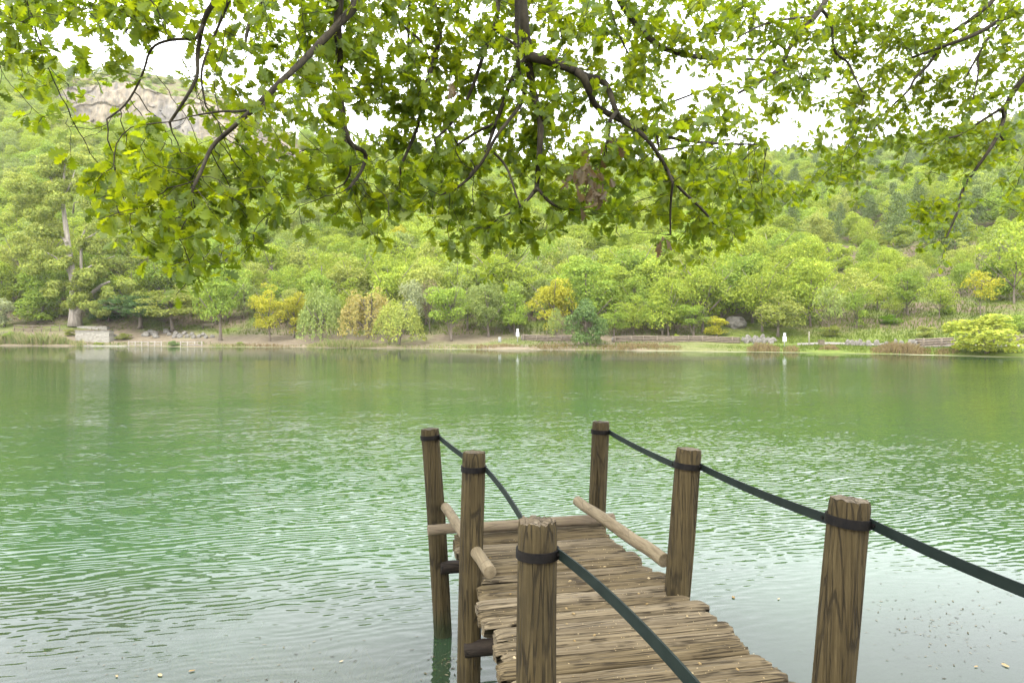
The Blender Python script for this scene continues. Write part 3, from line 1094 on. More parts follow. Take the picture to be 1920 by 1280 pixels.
# how thickly the leaves hang, read off the photograph in 60 px cells (0 none ... 9 closed)
COVER = [
    "88888764689998888898877635667667",
    "88764467799987887888877776777667",
    "69100024789978878887642577767656",
    "06000123688878879876226745765675",
    "00026778877888767768767404645666",
    "00079999867889988889889702802544",
    "00079999777899888989859960100513",
    "00006996200200797302088300000500",
    "00001860000000030000012000000100",
]
CUTS = [(0, 175, 60, 60), ]
att, att_root = [], []
leaf_per = 5.2
for r_, row in enumerate(COVER):
    for c_, ch in enumerate(row):
        q = int(ch)
        if not q:
            continue
        d = float(dep(c_ * 60 + 30))
        tau = -math.log(1 - q / 9.75) * (0.86 if q >= 8 and d < 5.5 else 1.0)
        area = (60 / F * d) ** 2
        n = tau * area / 0.00054 / leaf_per
        n = int(n) + (RNG.random() < n - int(n))
        left = n
        while left > 0:
            m = min(left, int(RNG.integers(4, 12)))
            left -= m
            cx, cy = c_ * 60 + RNG.uniform(-4, 64), r_ * 60 + RNG.uniform(-14, 44)
            dj = RNG.normal(0.20, 0.26) if RNG.random() < 0.72 else RNG.uniform(0.4, 1.6)
            c0 = np.array(at(cx, cy, d + dj))
            for _ in range(m):
                att.append(tuple(c0 + RNG.normal(0, 1, 3) * np.array((0.085, 0.085, 0.06))))
# the crown goes on above the picture
for _ in range(420):
    px = RNG.uniform(-100, 2020)
    py = -abs(RNG.uniform(0, 240))
    att.append(tuple(at(px, py, float(dep(px)) + RNG.normal(0.2, 0.5))))
ATT = np.array(att)
LEAF_AT = []          # (position, node)
STEP, KILL = 0.05, 0.055
pos = list(NPOS)
P_ = np.array(pos)
best = np.full(len(ATT), 1e9)
bi_ = np.zeros(len(ATT), int)
for s0 in range(0, len(P_), 400):
    dm = ((ATT[:, None] - P_[None, s0:s0 + 400]) ** 2).sum(2)
    j = dm.argmin(1)
    m = dm[np.arange(len(ATT)), j]
    u = m < best
    best[u] = m[u]
    bi_[u] = j[u] + s0
alive = np.ones(len(ATT), bool)
for it in range(90):
    hit = alive & (best < KILL ** 2)
    for a in np.nonzero(hit)[0]:
        LEAF_AT.append((ATT[a], int(bi_[a])))
    alive &= ~hit
    if not alive.any():
        break
    P_ = np.array(NPOS)
    ai = np.nonzero(alive)[0]
    vec = ATT[ai] - P_[bi_[ai]]
    vec /= np.linalg.norm(vec, axis=1)[:, None]
    acc = {}
    for k, a in enumerate(ai):
        acc.setdefault(int(bi_[a]), []).append(vec[k])
    new = []
    for nd, vs in acc.items():
        v = np.mean(vs, 0)
        ln = np.linalg.norm(v)
        v = vs[0] if ln < 0.15 else v / ln
        if NPAR[nd] >= 0 and nd >= N_MAIN:
            pd = P_[nd] - P_[NPAR[nd]]
            pd = pd / (np.linalg.norm(pd) + 1e-9)
            v = v * 0.7 + pd * 0.3
        v = v + RNG.normal(0, 0.16, 3)
        v = v / np.linalg.norm(v)
        NPOS.append(tuple(P_[nd] + v * STEP))
        NPAR.append(nd)
        NRAD.append(0.0)
        NROOT.append(NROOT[nd])
        new.append(len(NPOS) - 1)
    newP = np.array([NPOS[i] for i in new])
    for s0 in range(0, len(newP), 400):
        dm = ((ATT[ai][:, None] - newP[None, s0:s0 + 400]) ** 2).sum(2)
        j = dm.argmin(1)
        m = dm[np.arange(len(ai)), j]
        u = m < best[ai]
        best[ai[u]] = m[u]
        bi_[ai[u]] = np.array(new)[j[u] + s0]
for a in np.nonzero(alive)[0]:
    LEAF_AT.append((np.array(NPOS[bi_[a]]), int(bi_[a])))

# twig thickness from what each twig carries
N = len(NPOS)
load = np.zeros(N)
kids = [[] for _ in range(N)]
for i in range(N):
    if NPAR[i] >= 0:
        kids[NPAR[i]].append(i)
for i in range(N - 1, N_MAIN - 1, -1):
    load[i] += 1 if not kids[i] else 0
    load[NPAR[i]] += load[i]
for i in range(N_MAIN, N):
    NRAD[i] = min(0.0012 + 0.00042 * load[i] ** 0.62, 0.006)

# one mesh of wood for every branch, with its own leaves below it
chains = {}
done = np.zeros(N, bool)


def chain_from(i):
    out = [i]
    while kids[out[-1]]:
        ks = [k for k in kids[out[-1]]]
        main = [k for k in ks if k < N_MAIN and out[-1] < N_MAIN and NROOT[k] == NROOT[i]]
        nxt = main[0] if main else max(ks, key=lambda k: load[k])
        if not main and out[-1] < N_MAIN and i < N_MAIN and nxt < N_MAIN:
            break
        out.append(nxt)
    return out


WOOD = {}
for i in range(N):
    if done[i]:
        continue
    ch = [i]
    cur = i
    while True:
        ks = [k for k in kids[cur] if not done[k] and k not in ch]
        if not ks:
            break
        mk = [k for k in ks if k == cur + 1 and k < N_MAIN]
        nxt = mk[0] if mk else max(ks, key=lambda k: load[k])
        if not mk and cur < N_MAIN and nxt < N_MAIN:
            break
        ch.append(nxt)
        cur = nxt
    for k in ch:
        done[k] = True
    start = [NPAR[i]] if NPAR[i] >= 0 else []
    idx = start + ch
    if len(idx) < 2:
        continue
    pts = [OAK_INV @ Vector(NPOS[k]) for k in idx]
    rad = [NRAD[k] for k in idx]
    if start:
        rad[0] = min(rad[0], rad[1])
    big_ = max(rad) > 0.006
    WOOD.setdefault(NROOT[i], MB()).tube(pts, rad, 12 if big_ else 4, True, rough=0.16 if big_ else 0)

# the lobed leaf
HALF = [(0.0, 0.012), (0.10, 0.03), (0.19, 0.12), (0.25, 0.22), (0.30, 0.20), (0.33, 0.09), (0.40, 0.17), (0.48, 0.32), (0.54, 0.30), (0.565, 0.13), (0.63, 0.22), (0.71, 0.35), (0.77, 0.31), (0.785, 0.15), (0.85, 0.22), (0.91, 0.20), (0.965, 0.11), (1.0, 0.03)]
MID = [0.0, 0.25, 0.5, 0.75, 1.0]
LV = [(x, 0.0) for x in MID] + [(x, h) for x, h in HALF] + [(x, -h) for x, h in HALF]
nm_, nh = len(MID), len(HALF)
LF = [list(range(nm_)) + list(range(nm_ + nh - 1, nm_ - 1, -1)), list(range(nm_ - 1, -1, -1)) + list(range(nm_ + nh, nm_ + 2 * nh))]
LVA = np.array(LV)


def leaf_cloud(name, items, mat, parent):
    """items: (position, axis, normal, length, curl, fold)"""
    n = len(items)
    pos_ = np.array([t[0] for t in items])
    ax_ = np.array([t[1] for t in items])
    nr = np.array([t[2] for t in items])
    ln = np.array([t[3] for t in items])[:, None]
    cu = np.array([t[4] for t in items])[:, None]
    fo = np.array([t[5] for t in items])[:, None]
    ax_ /= np.linalg.norm(ax_, axis=1)[:, None]
    nr = nr - ax_ * (nr * ax_).sum(1)[:, None]
    nr /= np.linalg.norm(nr, axis=1)[:, None] + 1e-9
    sd = np.cross(nr, ax_)
    x = LVA[None, :, 0]
    yv = LVA[None, :, 1]
    wv = np.array([t[6] for t in items])[:, None]
    z = -cu * x ** 2 + fo * np.abs(yv) + 0.05 * np.sin(x * 9 + wv * 6) * np.abs(yv) * 2
    ysc = (0.82 + 0.3 * np.array([t[6] for t in items]))[:, None]
    V = pos_[:, None] + ln[:, :, None] * (x[..., None] * ax_[:, None] + (yv * ysc)[..., None] * sd[:, None] + z[..., None] * nr[:, None])
    nv = len(LV)
    base = (np.arange(n) * nv)[:, None]
    l0 = np.array(LF[0])
    l1 = np.array(LF[1])
    loops = np.concatenate([base + l0[None], base + l1[None]], 1).ravel().astype(np.int32)
    k = len(l0)
    me = bpy.data.meshes.new(name)
    me.vertices.add(n * nv)
    me.vertices.foreach_set('co', V.astype(np.float32).ravel())
    me.loops.add(len(loops))
    me.loops.foreach_set('vertex_index', loops)
    me.polygons.add(2 * n)
    me.polygons.foreach_set('loop_start', np.arange(0, len(loops), k, dtype=np.int32))
    me.polygons.foreach_set('use_smooth', np.ones(2 * n, bool))
    me.materials.append(mat)
    me.update(calc_edges=True)
    return link(name, me, parent)


LEAVES = {}
PN = np.array(NPOS)
for p, nd in LEAF_AT:
    par = NPAR[nd]
    td = PN[nd] - PN[par] if par >= 0 else np.array((0, 0, -1.0))
    td = td / (np.linalg.norm(td) + 1e-9)
    n = int(RNG.integers(4, 8))
    cen = np.array(PN[nd])
    for k in range(n):
        rv = RNG.normal(0, 1, 3)
        rv -= td * rv.dot(td)
        rv /= np.linalg.norm(rv) + 1e-9
        axis = td * RNG.uniform(0.0, 0.9) + rv + np.array((0, 0, -0.25))
        nrm = np.array((0, 0, 1.0)) * 0.55 + RNG.normal(0, 0.6, 3)
        back = RNG.uniform(0, 0.05)
        ln = float(np.clip(RNG.normal(0.070, 0.015), 0.036, 0.105))
        st = cen - td * back + axis / np.linalg.norm(axis) * 0.010
        LEAVES.setdefault(NROOT[nd], []).append((np.array(OAK_INV @ Vector(st)), axis, nrm, ln, RNG.uniform(-0.1, 0.28), RNG.uniform(-0.15, 0.45), RNG.random()))
BRANCH = {}
for rt, m_ in WOOD.items():
    b = m_.build('branch', MT['bark'], OAK)
    BRANCH[rt] = b
for rt, it in LEAVES.items():
    leaf_cloud('foliage', it, MT['oakleaf'], BRANCH.get(rt, OAK))
# withered leaves that hang brown among the green ones
for cx, cy, n, sp in ((1100, 335, 26, 34), (1118, 360, 12, 16), (1150, 255, 14, 18), (845, 160, 4, 8), (1240, 455, 7, 14), (1105, 300, 12, 26)):
    it = []
    for k in range(n):
        d = float(dep(cx)) - 0.15 + RNG.normal(0, 0.06)
        p = at(cx + RNG.normal(0, sp * 0.6), cy + RNG.normal(0, sp * 0.5), d)
        axis = np.array((RNG.normal(0, 0.5), RNG.normal(0, 0.5), -1.0))
        it.append((np.array(OAK_INV @ p), axis, RNG.normal(0, 1, 3), RNG.uniform(0.06, 0.09), RNG.uniform(0.1, 0.5), RNG.uniform(0.2, 0.8), RNG.random()))
    o = leaf_cloud('withered_leaves', it, MT['deadleaf'], OAK)
print('oak nodes', N, 'rosettes', len(LEAF_AT), 'leaves', sum(len(v) for v in LEAVES.values()), 'unreached', int(alive.sum()))

# ------------------------------------------------------------------ trees of the far shore and the hillsides
YEL, YGR, GRN, DRK, GGR, TAN, PIN, OLV, PAL, SIL, BRN = 'yellow', 'yellow-green', 'green', 'dark', 'grey-green', 'tan', 'pine', 'olive', 'pale', 'silver', 'brown'
TINT = {YEL: (0.36, 0.365, 0.045), YGR: (0.268, 0.345, 0.055), GRN: (0.225, 0.320, 0.058), DRK: (0.075, 0.135, 0.045), GGR: (0.235, 0.300, 0.095),
        TAN: (0.33, 0.295, 0.105), PIN: (0.15, 0.205, 0.085), OLV: (0.245, 0.285, 0.070), PAL: (0.31, 0.36, 0.09), SIL: (0.32, 0.36, 0.20), BRN: (0.25, 0.20, 0.13)}



def quads_from(cen, nrm, size, rng, droop=0.0):
    """leaf clumps: one bent four-sided face each, as (verts, quads)"""
    n = len(cen)
    r = rng.normal(0, 1, (n, 3))
    a = np.cross(nrm, r)
    a /= np.linalg.norm(a, axis=1)[:, None] + 1e-9
    b = np.cross(nrm, a)
    b /= np.linalg.norm(b, axis=1)[:, None] + 1e-9
    sz = (size * rng.uniform(0.6, 1.35, n))[:, None]
    asp = rng.uniform(0.5, 0.8, n)[:, None]
    V = np.stack([cen - a * sz, cen - b * sz * asp + nrm * sz * 0.15, cen + a * sz * 1.1, cen + b * sz * asp + nrm * sz * 0.15], 1)
    return V.reshape(-1, 3), np.arange(4 * n).reshape(n, 4)


def broad_crown(seed, base=0.2, blobs=30, leaves=3200, size=0.02, rx=0.5, pw=2.2, top=1.0, flat=0.75, scatter=0.25, hole=0.0):
    """crown of a tree one metre tall: lumps of leaves spread through an egg, light and gaps between them"""
    rng = np.random.default_rng(seed)
    C, N, S = [], [], []
    cz, rz = (base + top) / 2, (top - base) / 2
    per = leaves // blobs
    for k in range(blobs):
        while True:
            v = rng.uniform(-1, 1, 3)
            l = np.linalg.norm(v)
            if 0.3 < l < 1:
                break
        v = v / l * l ** (1 / pw)
        # egg: fuller below the middle
        wz = 1.0 - 0.35 * max(0, v[2]) - 0.12 * max(0, -v[2])
        v = v * (0.80 + 0.75 * mnoise.noise(Vector(v * 1.6) + Vector((seed * 1.7, 0, 0))))
        c = np.array((v[0] * rx * 0.78 * wz, v[1] * rx * 0.78 * wz, cz + v[2] * rz * 0.82))
        br = rng.uniform(0.10, 0.27) * rx * 1.45
        m = int(per * (br / (0.21 * rx * 1.45)) ** 2)
        d = rng.normal(0, 1, (m, 3))
        d /= np.linalg.norm(d, axis=1)[:, None]
        d[:, 2] = np.where(d[:, 2] < -0.45, -d[:, 2], d[:, 2])
        rad = br * rng.uniform(0.62, 1.08, m) ** 0.6
        p = c + d * rad[:, None] * np.array((1, 1, flat))
        keep = (p[:, 2] > max(base, 0.0) - 0.03)
        p, d = p[keep], d[keep]
        nn = d * 0.9 + rng.normal(0, 0.5, d.shape) + np.array((0, 0, 0.3))
        nn /= np.linalg.norm(nn, axis=1)[:, None]
        C.append(p)
        N.append(nn)
    return quads_from(np.concatenate(C), np.concatenate(N), size, rng)


def willow_crown(seed, base=0.08, leaves=3600, size=0.018, rx=0.5):
    rng = np.random.default_rng(seed)
    strands = 130
    C = []
    for k in range(strands):
        a = rng.uniform(0, 6.283)
        rr_ = rx * rng.uniform(0.2, 1) ** 0.6
        zt = base + (1 - base) * (1 - (rr_ / rx) ** 2 * 0.62) * rng.uniform(0.8, 1.0)
        L = rng.uniform(0.2, 0.5)
        m = leaves // strands
        t = rng.uniform(0, 1, m)
        x = math.cos(a) * rr_ * (0.86 + 0.16 * t) + rng.normal(0, 0.022, m)
        y = math.sin(a) * rr_ * (0.86 + 0.16 * t) + rng.normal(0, 0.022, m)
        z = np.maximum(zt - L * t, base + rng.uniform(-0.05, 0.03, m))
        C.append(np.stack([x, y, z], 1))
    C = np.concatenate(C)
    nn = C * np.array((1, 1, 0.2)) + rng.normal(0, 0.25, C.shape)
    nn /= np.linalg.norm(nn, axis=1)[:, None] + 1e-9
    return quads_from(C, nn, size, rng)


def pine_crown(seed, base=0.16, leaves=3000, size=0.02, rx=0.5):
    rng = np.random.default_rng(seed)
    C, N = [], []
    z = base
    while z < 0.985:
        f = (z - base) / (1 - base)
        rad = rx * (1 - f ** 1.7) ** 0.85 * rng.uniform(0.82, 1.05) + 0.02
        nb = int(rng.integers(6, 9))
        a0 = rng.uniform(0, 6.28)
        for k in range(nb):
            a = a0 + k * 6.283 / nb + rng.normal(0, 0.2)
            L = rad * rng.uniform(0.65, 1.1)
            m = int(leaves * 0.0115 * (0.35 + L / rx))
            t = rng.uniform(0.12, 1, m) ** 0.75
            wid = 0.085 * (1.15 - t) + 0.012
            x = math.cos(a) * L * t + rng.normal(0, 1, m) * wid * 0.7
            y = math.sin(a) * L * t + rng.normal(0, 1, m) * wid * 0.7
            zz = z + 0.03 * np.sin(t * 2.5) + rng.normal(0, 0.012, m)
            C.append(np.stack([x, y, zz], 1))
            nn = rng.normal(0, 0.5, (m, 3)) + np.array((0, 0, 0.9))
            N.append(nn / np.linalg.norm(nn, axis=1)[:, None])
        z += 0.055 * (1.15 - 0.5 * f)
    return quads_from(np.concatenate(C), np.concatenate(N), size, rng)


def trunk_geo(seed, base, rx, thick=0.02, limbs=6, lean=0.0, multi=1, top=0.78):
    rng = random.Random(seed)
    m = MB()
    for s_ in range(multi):
        a0 = rng.uniform(0, 6.28)
        ln = lean if multi == 1 else rng.uniform(0.05, 0.16)
        pts = []
        for i in range(8):
            t = i / 7
            pts.append(Vector((math.cos(a0) * ln * t + 0.012 * math.sin(t * 7 + seed), math.sin(a0) * ln * t * 0.6 + 0.012 * math.cos(t * 6 + seed), -0.03 + t * top)))
        th = thick * (1 if multi == 1 else 0.6)
        m.tube(pts, [th * (1.5 if i == 0 else 1.0) * (1 - 0.75 * i / 7) for i in range(8)], 8)
        for k in range(limbs):
            t = rng.uniform(0.25, 0.8)
            i = int(t * 7)
            p = pts[i]
            a = rng.uniform(0, 6.28)
            L = rx * rng.uniform(0.55, 0.85)
            q1 = p + Vector((math.cos(a) * L * 0.5, math.sin(a) * L * 0.5, L * 0.45))
            q2 = p + Vector((math.cos(a) * L, math.sin(a) * L, L * 0.95))
            if q2.z < 0.97:
                m.tube([p, p.lerp(q1, 0.5) + Vector((0, 0, 0.01)), q1, q2], [th * 0.5, th * 0.42, th * 0.32, th * 0.12], 5)
    return m


def mesh_vq(name, V, Q, mat):
    me = bpy.data.meshes.new(name)
    raw_mesh(me, V, Q, True)
    me.materials.append(mat)
    return me


# kinds of tree: crown mesh and trunk mesh of a tree one metre tall and one metre wide
KIND = {}


def kind(nm, crown, trunk, bark='bark_mid'):
    cm = mesh_vq(nm + '_crown', crown[0], crown[1], MT['leaf_far'])
    me = bpy.data.meshes.new(nm + '_trunk')
    me.from_pydata(trunk.v, [], trunk.f)
    me.materials.append(MT[bark])
    me.polygons.foreach_set('use_smooth', [True] * len(me.polygons))
    KIND[nm] = (cm, me)


for k in range(4):
    kind('round%d' % k, broad_crown(20 + k, 0.05, 34, 7000, 0.0148), trunk_geo(20 + k, 0.2, 0.5, 0.022))
for k in range(3):
    kind('tall%d' % k, broad_crown(40 + k, 0.05, 38, 7000, 0.0142, flat=0.9, pw=2.0), trunk_geo(40 + k, 0.2, 0.5, 0.018))
kind('lean', broad_crown(51, 0.12, 34, 7000, 0.0148), trunk_geo(51, 0.2, 0.5, 0.024, lean=0.14))
kind('multi', broad_crown(52, 0.09, 34, 7000, 0.0148), trunk_geo(52, 0.2, 0.5, 0.024, multi=4))
kind('thin', broad_crown(53, 0.22, 26, 2400, 0.018, scatter=0.4), trunk_geo(53, 0.2, 0.5, 0.013, limbs=8))
kind('thin1', broad_crown(54, 0.26, 24, 2200, 0.019, scatter=0.4), trunk_geo(54, 0.2, 0.5, 0.012, limbs=8))
kind('spread', broad_crown(55, 0.14, 40, 5600, 0.017, flat=0.5), trunk_geo(55, 0.2, 0.5, 0.028))
kind('willow', willow_crown(61, 0.03, 5200), trunk_geo(61, 0.1, 0.5, 0.03, limbs=4, top=0.6))
kind('willow1', willow_crown(62, 0.10, 4200), trunk_geo(62, 0.1, 0.5, 0.022, limbs=5, multi=3, top=0.7))
kind('pine0', pine_crown(71), trunk_geo(71, 0.1, 0.3, 0.016, limbs=0, top=0.95))
kind('pine1', pine_crown(72, 0.22), trunk_geo(72, 0.1, 0.3, 0.016, limbs=0, top=0.95))
kind('bush0', broad_crown(81, -0.22, 34, 5600, 0.021, flat=0.85), trunk_geo(81, 0.0, 0.4, 0.02, limbs=5, multi=3, top=0.6))
kind('bush1', broad_crown(82, -0.22, 30, 4600, 0.022, flat=0.85), trunk_geo(82, 0.0, 0.4, 0.02, limbs=5, multi=3, top=0.6))
kind('bare', broad_crown(83, 0.15, 20, 700, 0.014), trunk_geo(83, 0.2, 0.5, 0.014, limbs=22, multi=3))

SHADE = random.Random(3)


def plant(kn, loc, height, width, tint, label, cat='tree', group=None, name=None, rz=None, bark=None):
    nm = name or {'pine': 'pine_tree', 'bush': 'shrub', 'will': 'willow_tree'}.get(kn[:4], 'broadleaf_tree')
    root = empty(nm, loc, label, cat, group, SHADE.uniform(0, 6.28) if rz is None else rz)
    t = TINT[tint] if isinstance(tint, str) else tint
    j = SHADE.uniform(0.9, 1.12) * 0.88
    for part, me in (('crown', KIND[kn][0]), ('trunk', KIND[kn][1])):
        o = link(part, me, root)
        o.scale = (width, width, height)
        if part == 'crown':
            o['tint'] = (t[0] * j, t[1] * j, t[2] * j)
        elif bark:
            o.material_slots[0].link = 'OBJECT'
            o.material_slots[0].material = MT[bark]
    return root


def shore_tree(kn, px, e, ytop, wpx, tint, label, **kw):
    """a tree whose foot stands e metres beyond the waterline in column px and whose top shows at ytop"""
    p = spot(px, e)
    h = zpix(ytop, p.y) - p.z
    return plant(kn, p, h, wpx / F * p.y * 1.08, tint, label, **kw)


T = shore_tree
T('bush1', 8, 12, 548, 52, SIL, 'pale silvery shrub at the left edge of the far shore')
T('round1', 12, 20, 498, 70, YGR, 'yellow-green tree half cut by the left edge above the silvery shrub', cat='tree')
T('bush0', 70, 15, 540, 95, GRN, 'dense green bush behind the wooden rail fence')
T('round0', 45, 26, 430, 130, OLV, 'olive rounded tree behind the bush by the rail fence')
T('tall1', 90, 34, 400, 110, OLV, 'dull olive tall tree just left of the big pale trunk')
T('bush1', 200, 16, 545, 90, DRK, 'dark drooping bush right of the big pale trunk')
T('spread', 262, 13, 548, 150, DRK, 'dark low spreading tree over the boulder row on the left', bark='bark_mid')
T('spread', 322, 12, 535, 130, OLV, 'olive spreading tree right of the dark spreading tree')
T('round2', 240, 26, 468, 150, OLV, 'broad olive tree behind the dark spreading tree')
T('round3', 330, 24, 440, 130, GRN, 'mid green tree behind the olive spreading tree')
T('lean', 412, 6, 470, 118, GRN, 'mid green tree on a leaning trunk near the timber bank wall', rz=0.5)
T('round0', 505, 6.5, 526, 84, YEL, 'bright yellow tree on a straight grey trunk by the dirt path')
T('round2', 552, 10, 535, 66, YEL, 'smaller golden tree right behind the bright yellow tree')
T('willow', 604, 7, 519, 88, GGR, 'dense grey-green willow standing like a haystack')
T('willow1', 690, 6, 522, 108, TAN, 'tan and orange willow in autumn colour over the reeds')
T('willow1', 748, 2.5, 545, 92, PAL, 'pale loose willow on thin stems at the waterline')
T('tall2', 772, 12, 512, 66, SIL, 'silvery narrow tree behind the pale loose willow')
T('bare', 806, 13, 508, 46, BRN, 'purple-brown half bare tree among the green ones')
T('multi', 846, 7, 522, 104, GRN, 'bright green round tree on several stems by the bare sand')
T('round1', 915, 11, 520, 96, GGR, 'grey-green tree behind the left white sign post')
T('round3', 965, 12, 548, 80, GRN, 'fresh green tree just above the left white sign')
T('round2', 1040, 12, 508, 104, YEL, 'golden yellow tree right of the left white sign')
T('thin', 1042, 3, 578, 34, GGR, 'slim pale sapling growing on the grass at the water')
T('bush0', 1100, 3, 552, 82, (0.135, 0.21, 0.075), 'blue-green bush overhanging the water before the log wall')
T('round0', 1152, 12, 566, 74, GRN, 'mid green tree behind the middle of the log wall')
T('tall0', 1188, 13, 552, 72, YGR, 'yellow-green upright tree behind the middle of the log wall')
T('round1', 1242, 13, 552, 92, GRN, 'broad green tree behind the right part of the log wall')
T('multi', 1300, 12, 562, 80, GRN, 'green tree on several stems above the end of the log wall')
T('bush1', 1345, 12, 585, 56, YEL, 'low yellow bush at the right end of the log wall')
T('round3', 1378, 30, 458, 96, YGR, 'large domed tree with a yellow top right of centre')
T('round0', 1460, 12, 542, 112, OLV, 'olive-yellow tree behind the right white sign')
T('thin1', 1555, 12, 528, 76, GGR, 'slim airy tree with a pale stem right of the right white sign')
T('round2', 1606, 16, 528, 66, GRN, 'small mid green tree on the bare slope at right')
T('bush0', 1668, 18, 588, 44, (0.13, 0.23, 0.03), 'dark green round bush on the bare slope at right')
T('round1', 1700, 22, 500, 96, GRN, 'bright leafy tree in the middle of the bare slope at right')
T('thin', 1762, 20, 520, 74, YGR, 'thin yellow-green tree on the bare slope at right')
T('thin1', 1838, 20, 498, 84, YEL, 'slender yellow tree with a visible stem above the overhanging shrub')
T('thin', 1902, 26, 418, 120, YGR, 'tall thin yellow-green tree at the right edge')
T('bush1', 1790, 14, 598, 40, YGR, 'small yellow-green bush left above the overhanging shrub')
T('bush0', 1905, 14, 588, 60, GRN, 'green bush at the right edge above the path')
T('bush1', 1735, 12, 606, 38, OLV, 'olive tuft of a bush above the log terraces')
T('bush1', 1560, 12, 606, 46, OLV, 'low olive bush behind the wooden bin')
# the shrub that leans over the water at the right edge
pS = spot(1852, 0.8)
plant('bush0', pS, 4.2, 9.2, (0.36, 0.42, 0.075), 'wide yellow-green shrub overhanging the water at the right edge', cat='shrub')

# the big poplar with the pale trunk
pT = spot(140, 13.5)
big = empty('poplar_tree', pT, 'huge airy tree with a thick pale forked trunk near the left edge', 'tree')
Dp = pT.y


def bigpt(px, py, dd_=0.0):
    return at(px, py, Dp + dd_) - pT


m_ = MB()
trunk_course = [(140, 612), (141, 585), (140, 560), (136, 520), (130, 480), (127, 455), (123, 420), (118, 385), (119, 345), (122, 300)]
m_.tube([bigpt(*c) for c in trunk_course], [1.25, 0.92, 0.78, 0.6, 0.55, 0.5, 0.42, 0.33, 0.22, 0.1], 16, rough=0.15)
for course, r0 in (([(143, 590), (158, 568), (172, 550), (190, 535), (205, 528)], 0.6), ([(136, 520), (120, 495), (100, 480), (80, 470)], 0.32),
                   ([(125, 455), (112, 440), (100, 425)], 0.26), ([(150, 560), (152, 500), (152, 450), (160, 430), (172, 400), (180, 385)], 0.30),
                   ([(118, 385), (105, 350), (85, 320), (72, 305)], 0.2), ([(119, 370), (135, 340), (140, 320)], 0.18), ([(137, 400), (139, 380), (155, 378)], 0.16),
                   ([(152, 452), (175, 440), (195, 425)], 0.2), ([(136, 525), (160, 505), (185, 490), (215, 480)], 0.24)):
    q = [bigpt(*c, 1.2 * math.sin(i * 1.3 + r0 * 20)) for i, c in enumerate(course)]
    m_.tube(q, [r0 * (1 - 0.75 * i / (len(q) - 1)) for i in range(len(q))], 8, rough=0.1)
m_.build('trunk', MT['bark_pale'], big)
rng = np.random.default_rng(99)
C_, N_ = [], []
SPR = [(145, 545, 30, 40), (160, 520, 24, 24), (135, 560, 32, 20), (195, 500, 36, 26), (225, 545, 34, 24), (190, 575, 20, 18), (215, 440, 40, 30), (180, 400, 36, 34), (150, 340, 44, 36),
       (95, 350, 40, 36), (60, 400, 44, 36), (50, 460, 44, 30), (85, 430, 30, 26), (110, 310, 40, 30), (165, 300, 38, 28), (200, 350, 36, 30), (75, 500, 40, 26), (120, 480, 26, 20),
       (130, 285, 30, 20), (185, 455, 34, 24), (40, 350, 30, 30), (215, 390, 30, 26), (105, 540, 26, 20), (100, 395, 30, 24)]
for cx, cy, rx_, ry_ in SPR:
    for sub in range(7):
        c0 = np.array(bigpt(cx + rng.normal(0, rx_ * 0.5), cy + rng.normal(0, ry_ * 0.5), rng.normal(-0.8, 2.6)))
        rad = rng.uniform(0.35, 0.6) * (rx_ + ry_) / 2 / F * Dp
        m2 = int(230 * rad ** 1.3)
        d = rng.normal(0, 1, (m2, 3))
        d /= np.linalg.norm(d, axis=1)[:, None]
        C_.append(c0 + d * (rad * rng.uniform(0.3, 1.05, m2) ** 0.6)[:, None] * np.array((1, 1, 0.7)))
        nn = d + rng.normal(0, 0.5, d.shape) + np.array((0, 0, 0.3))
        N_.append(nn / np.linalg.norm(nn, axis=1)[:, None])
V, Q = quads_from(np.concatenate(C_), np.concatenate(N_), 0.2, rng)
o = link('crown', mesh_vq('crown', V, Q, MT['leaf_far']), big)
o['tint'] = (0.26, 0.31, 0.075)

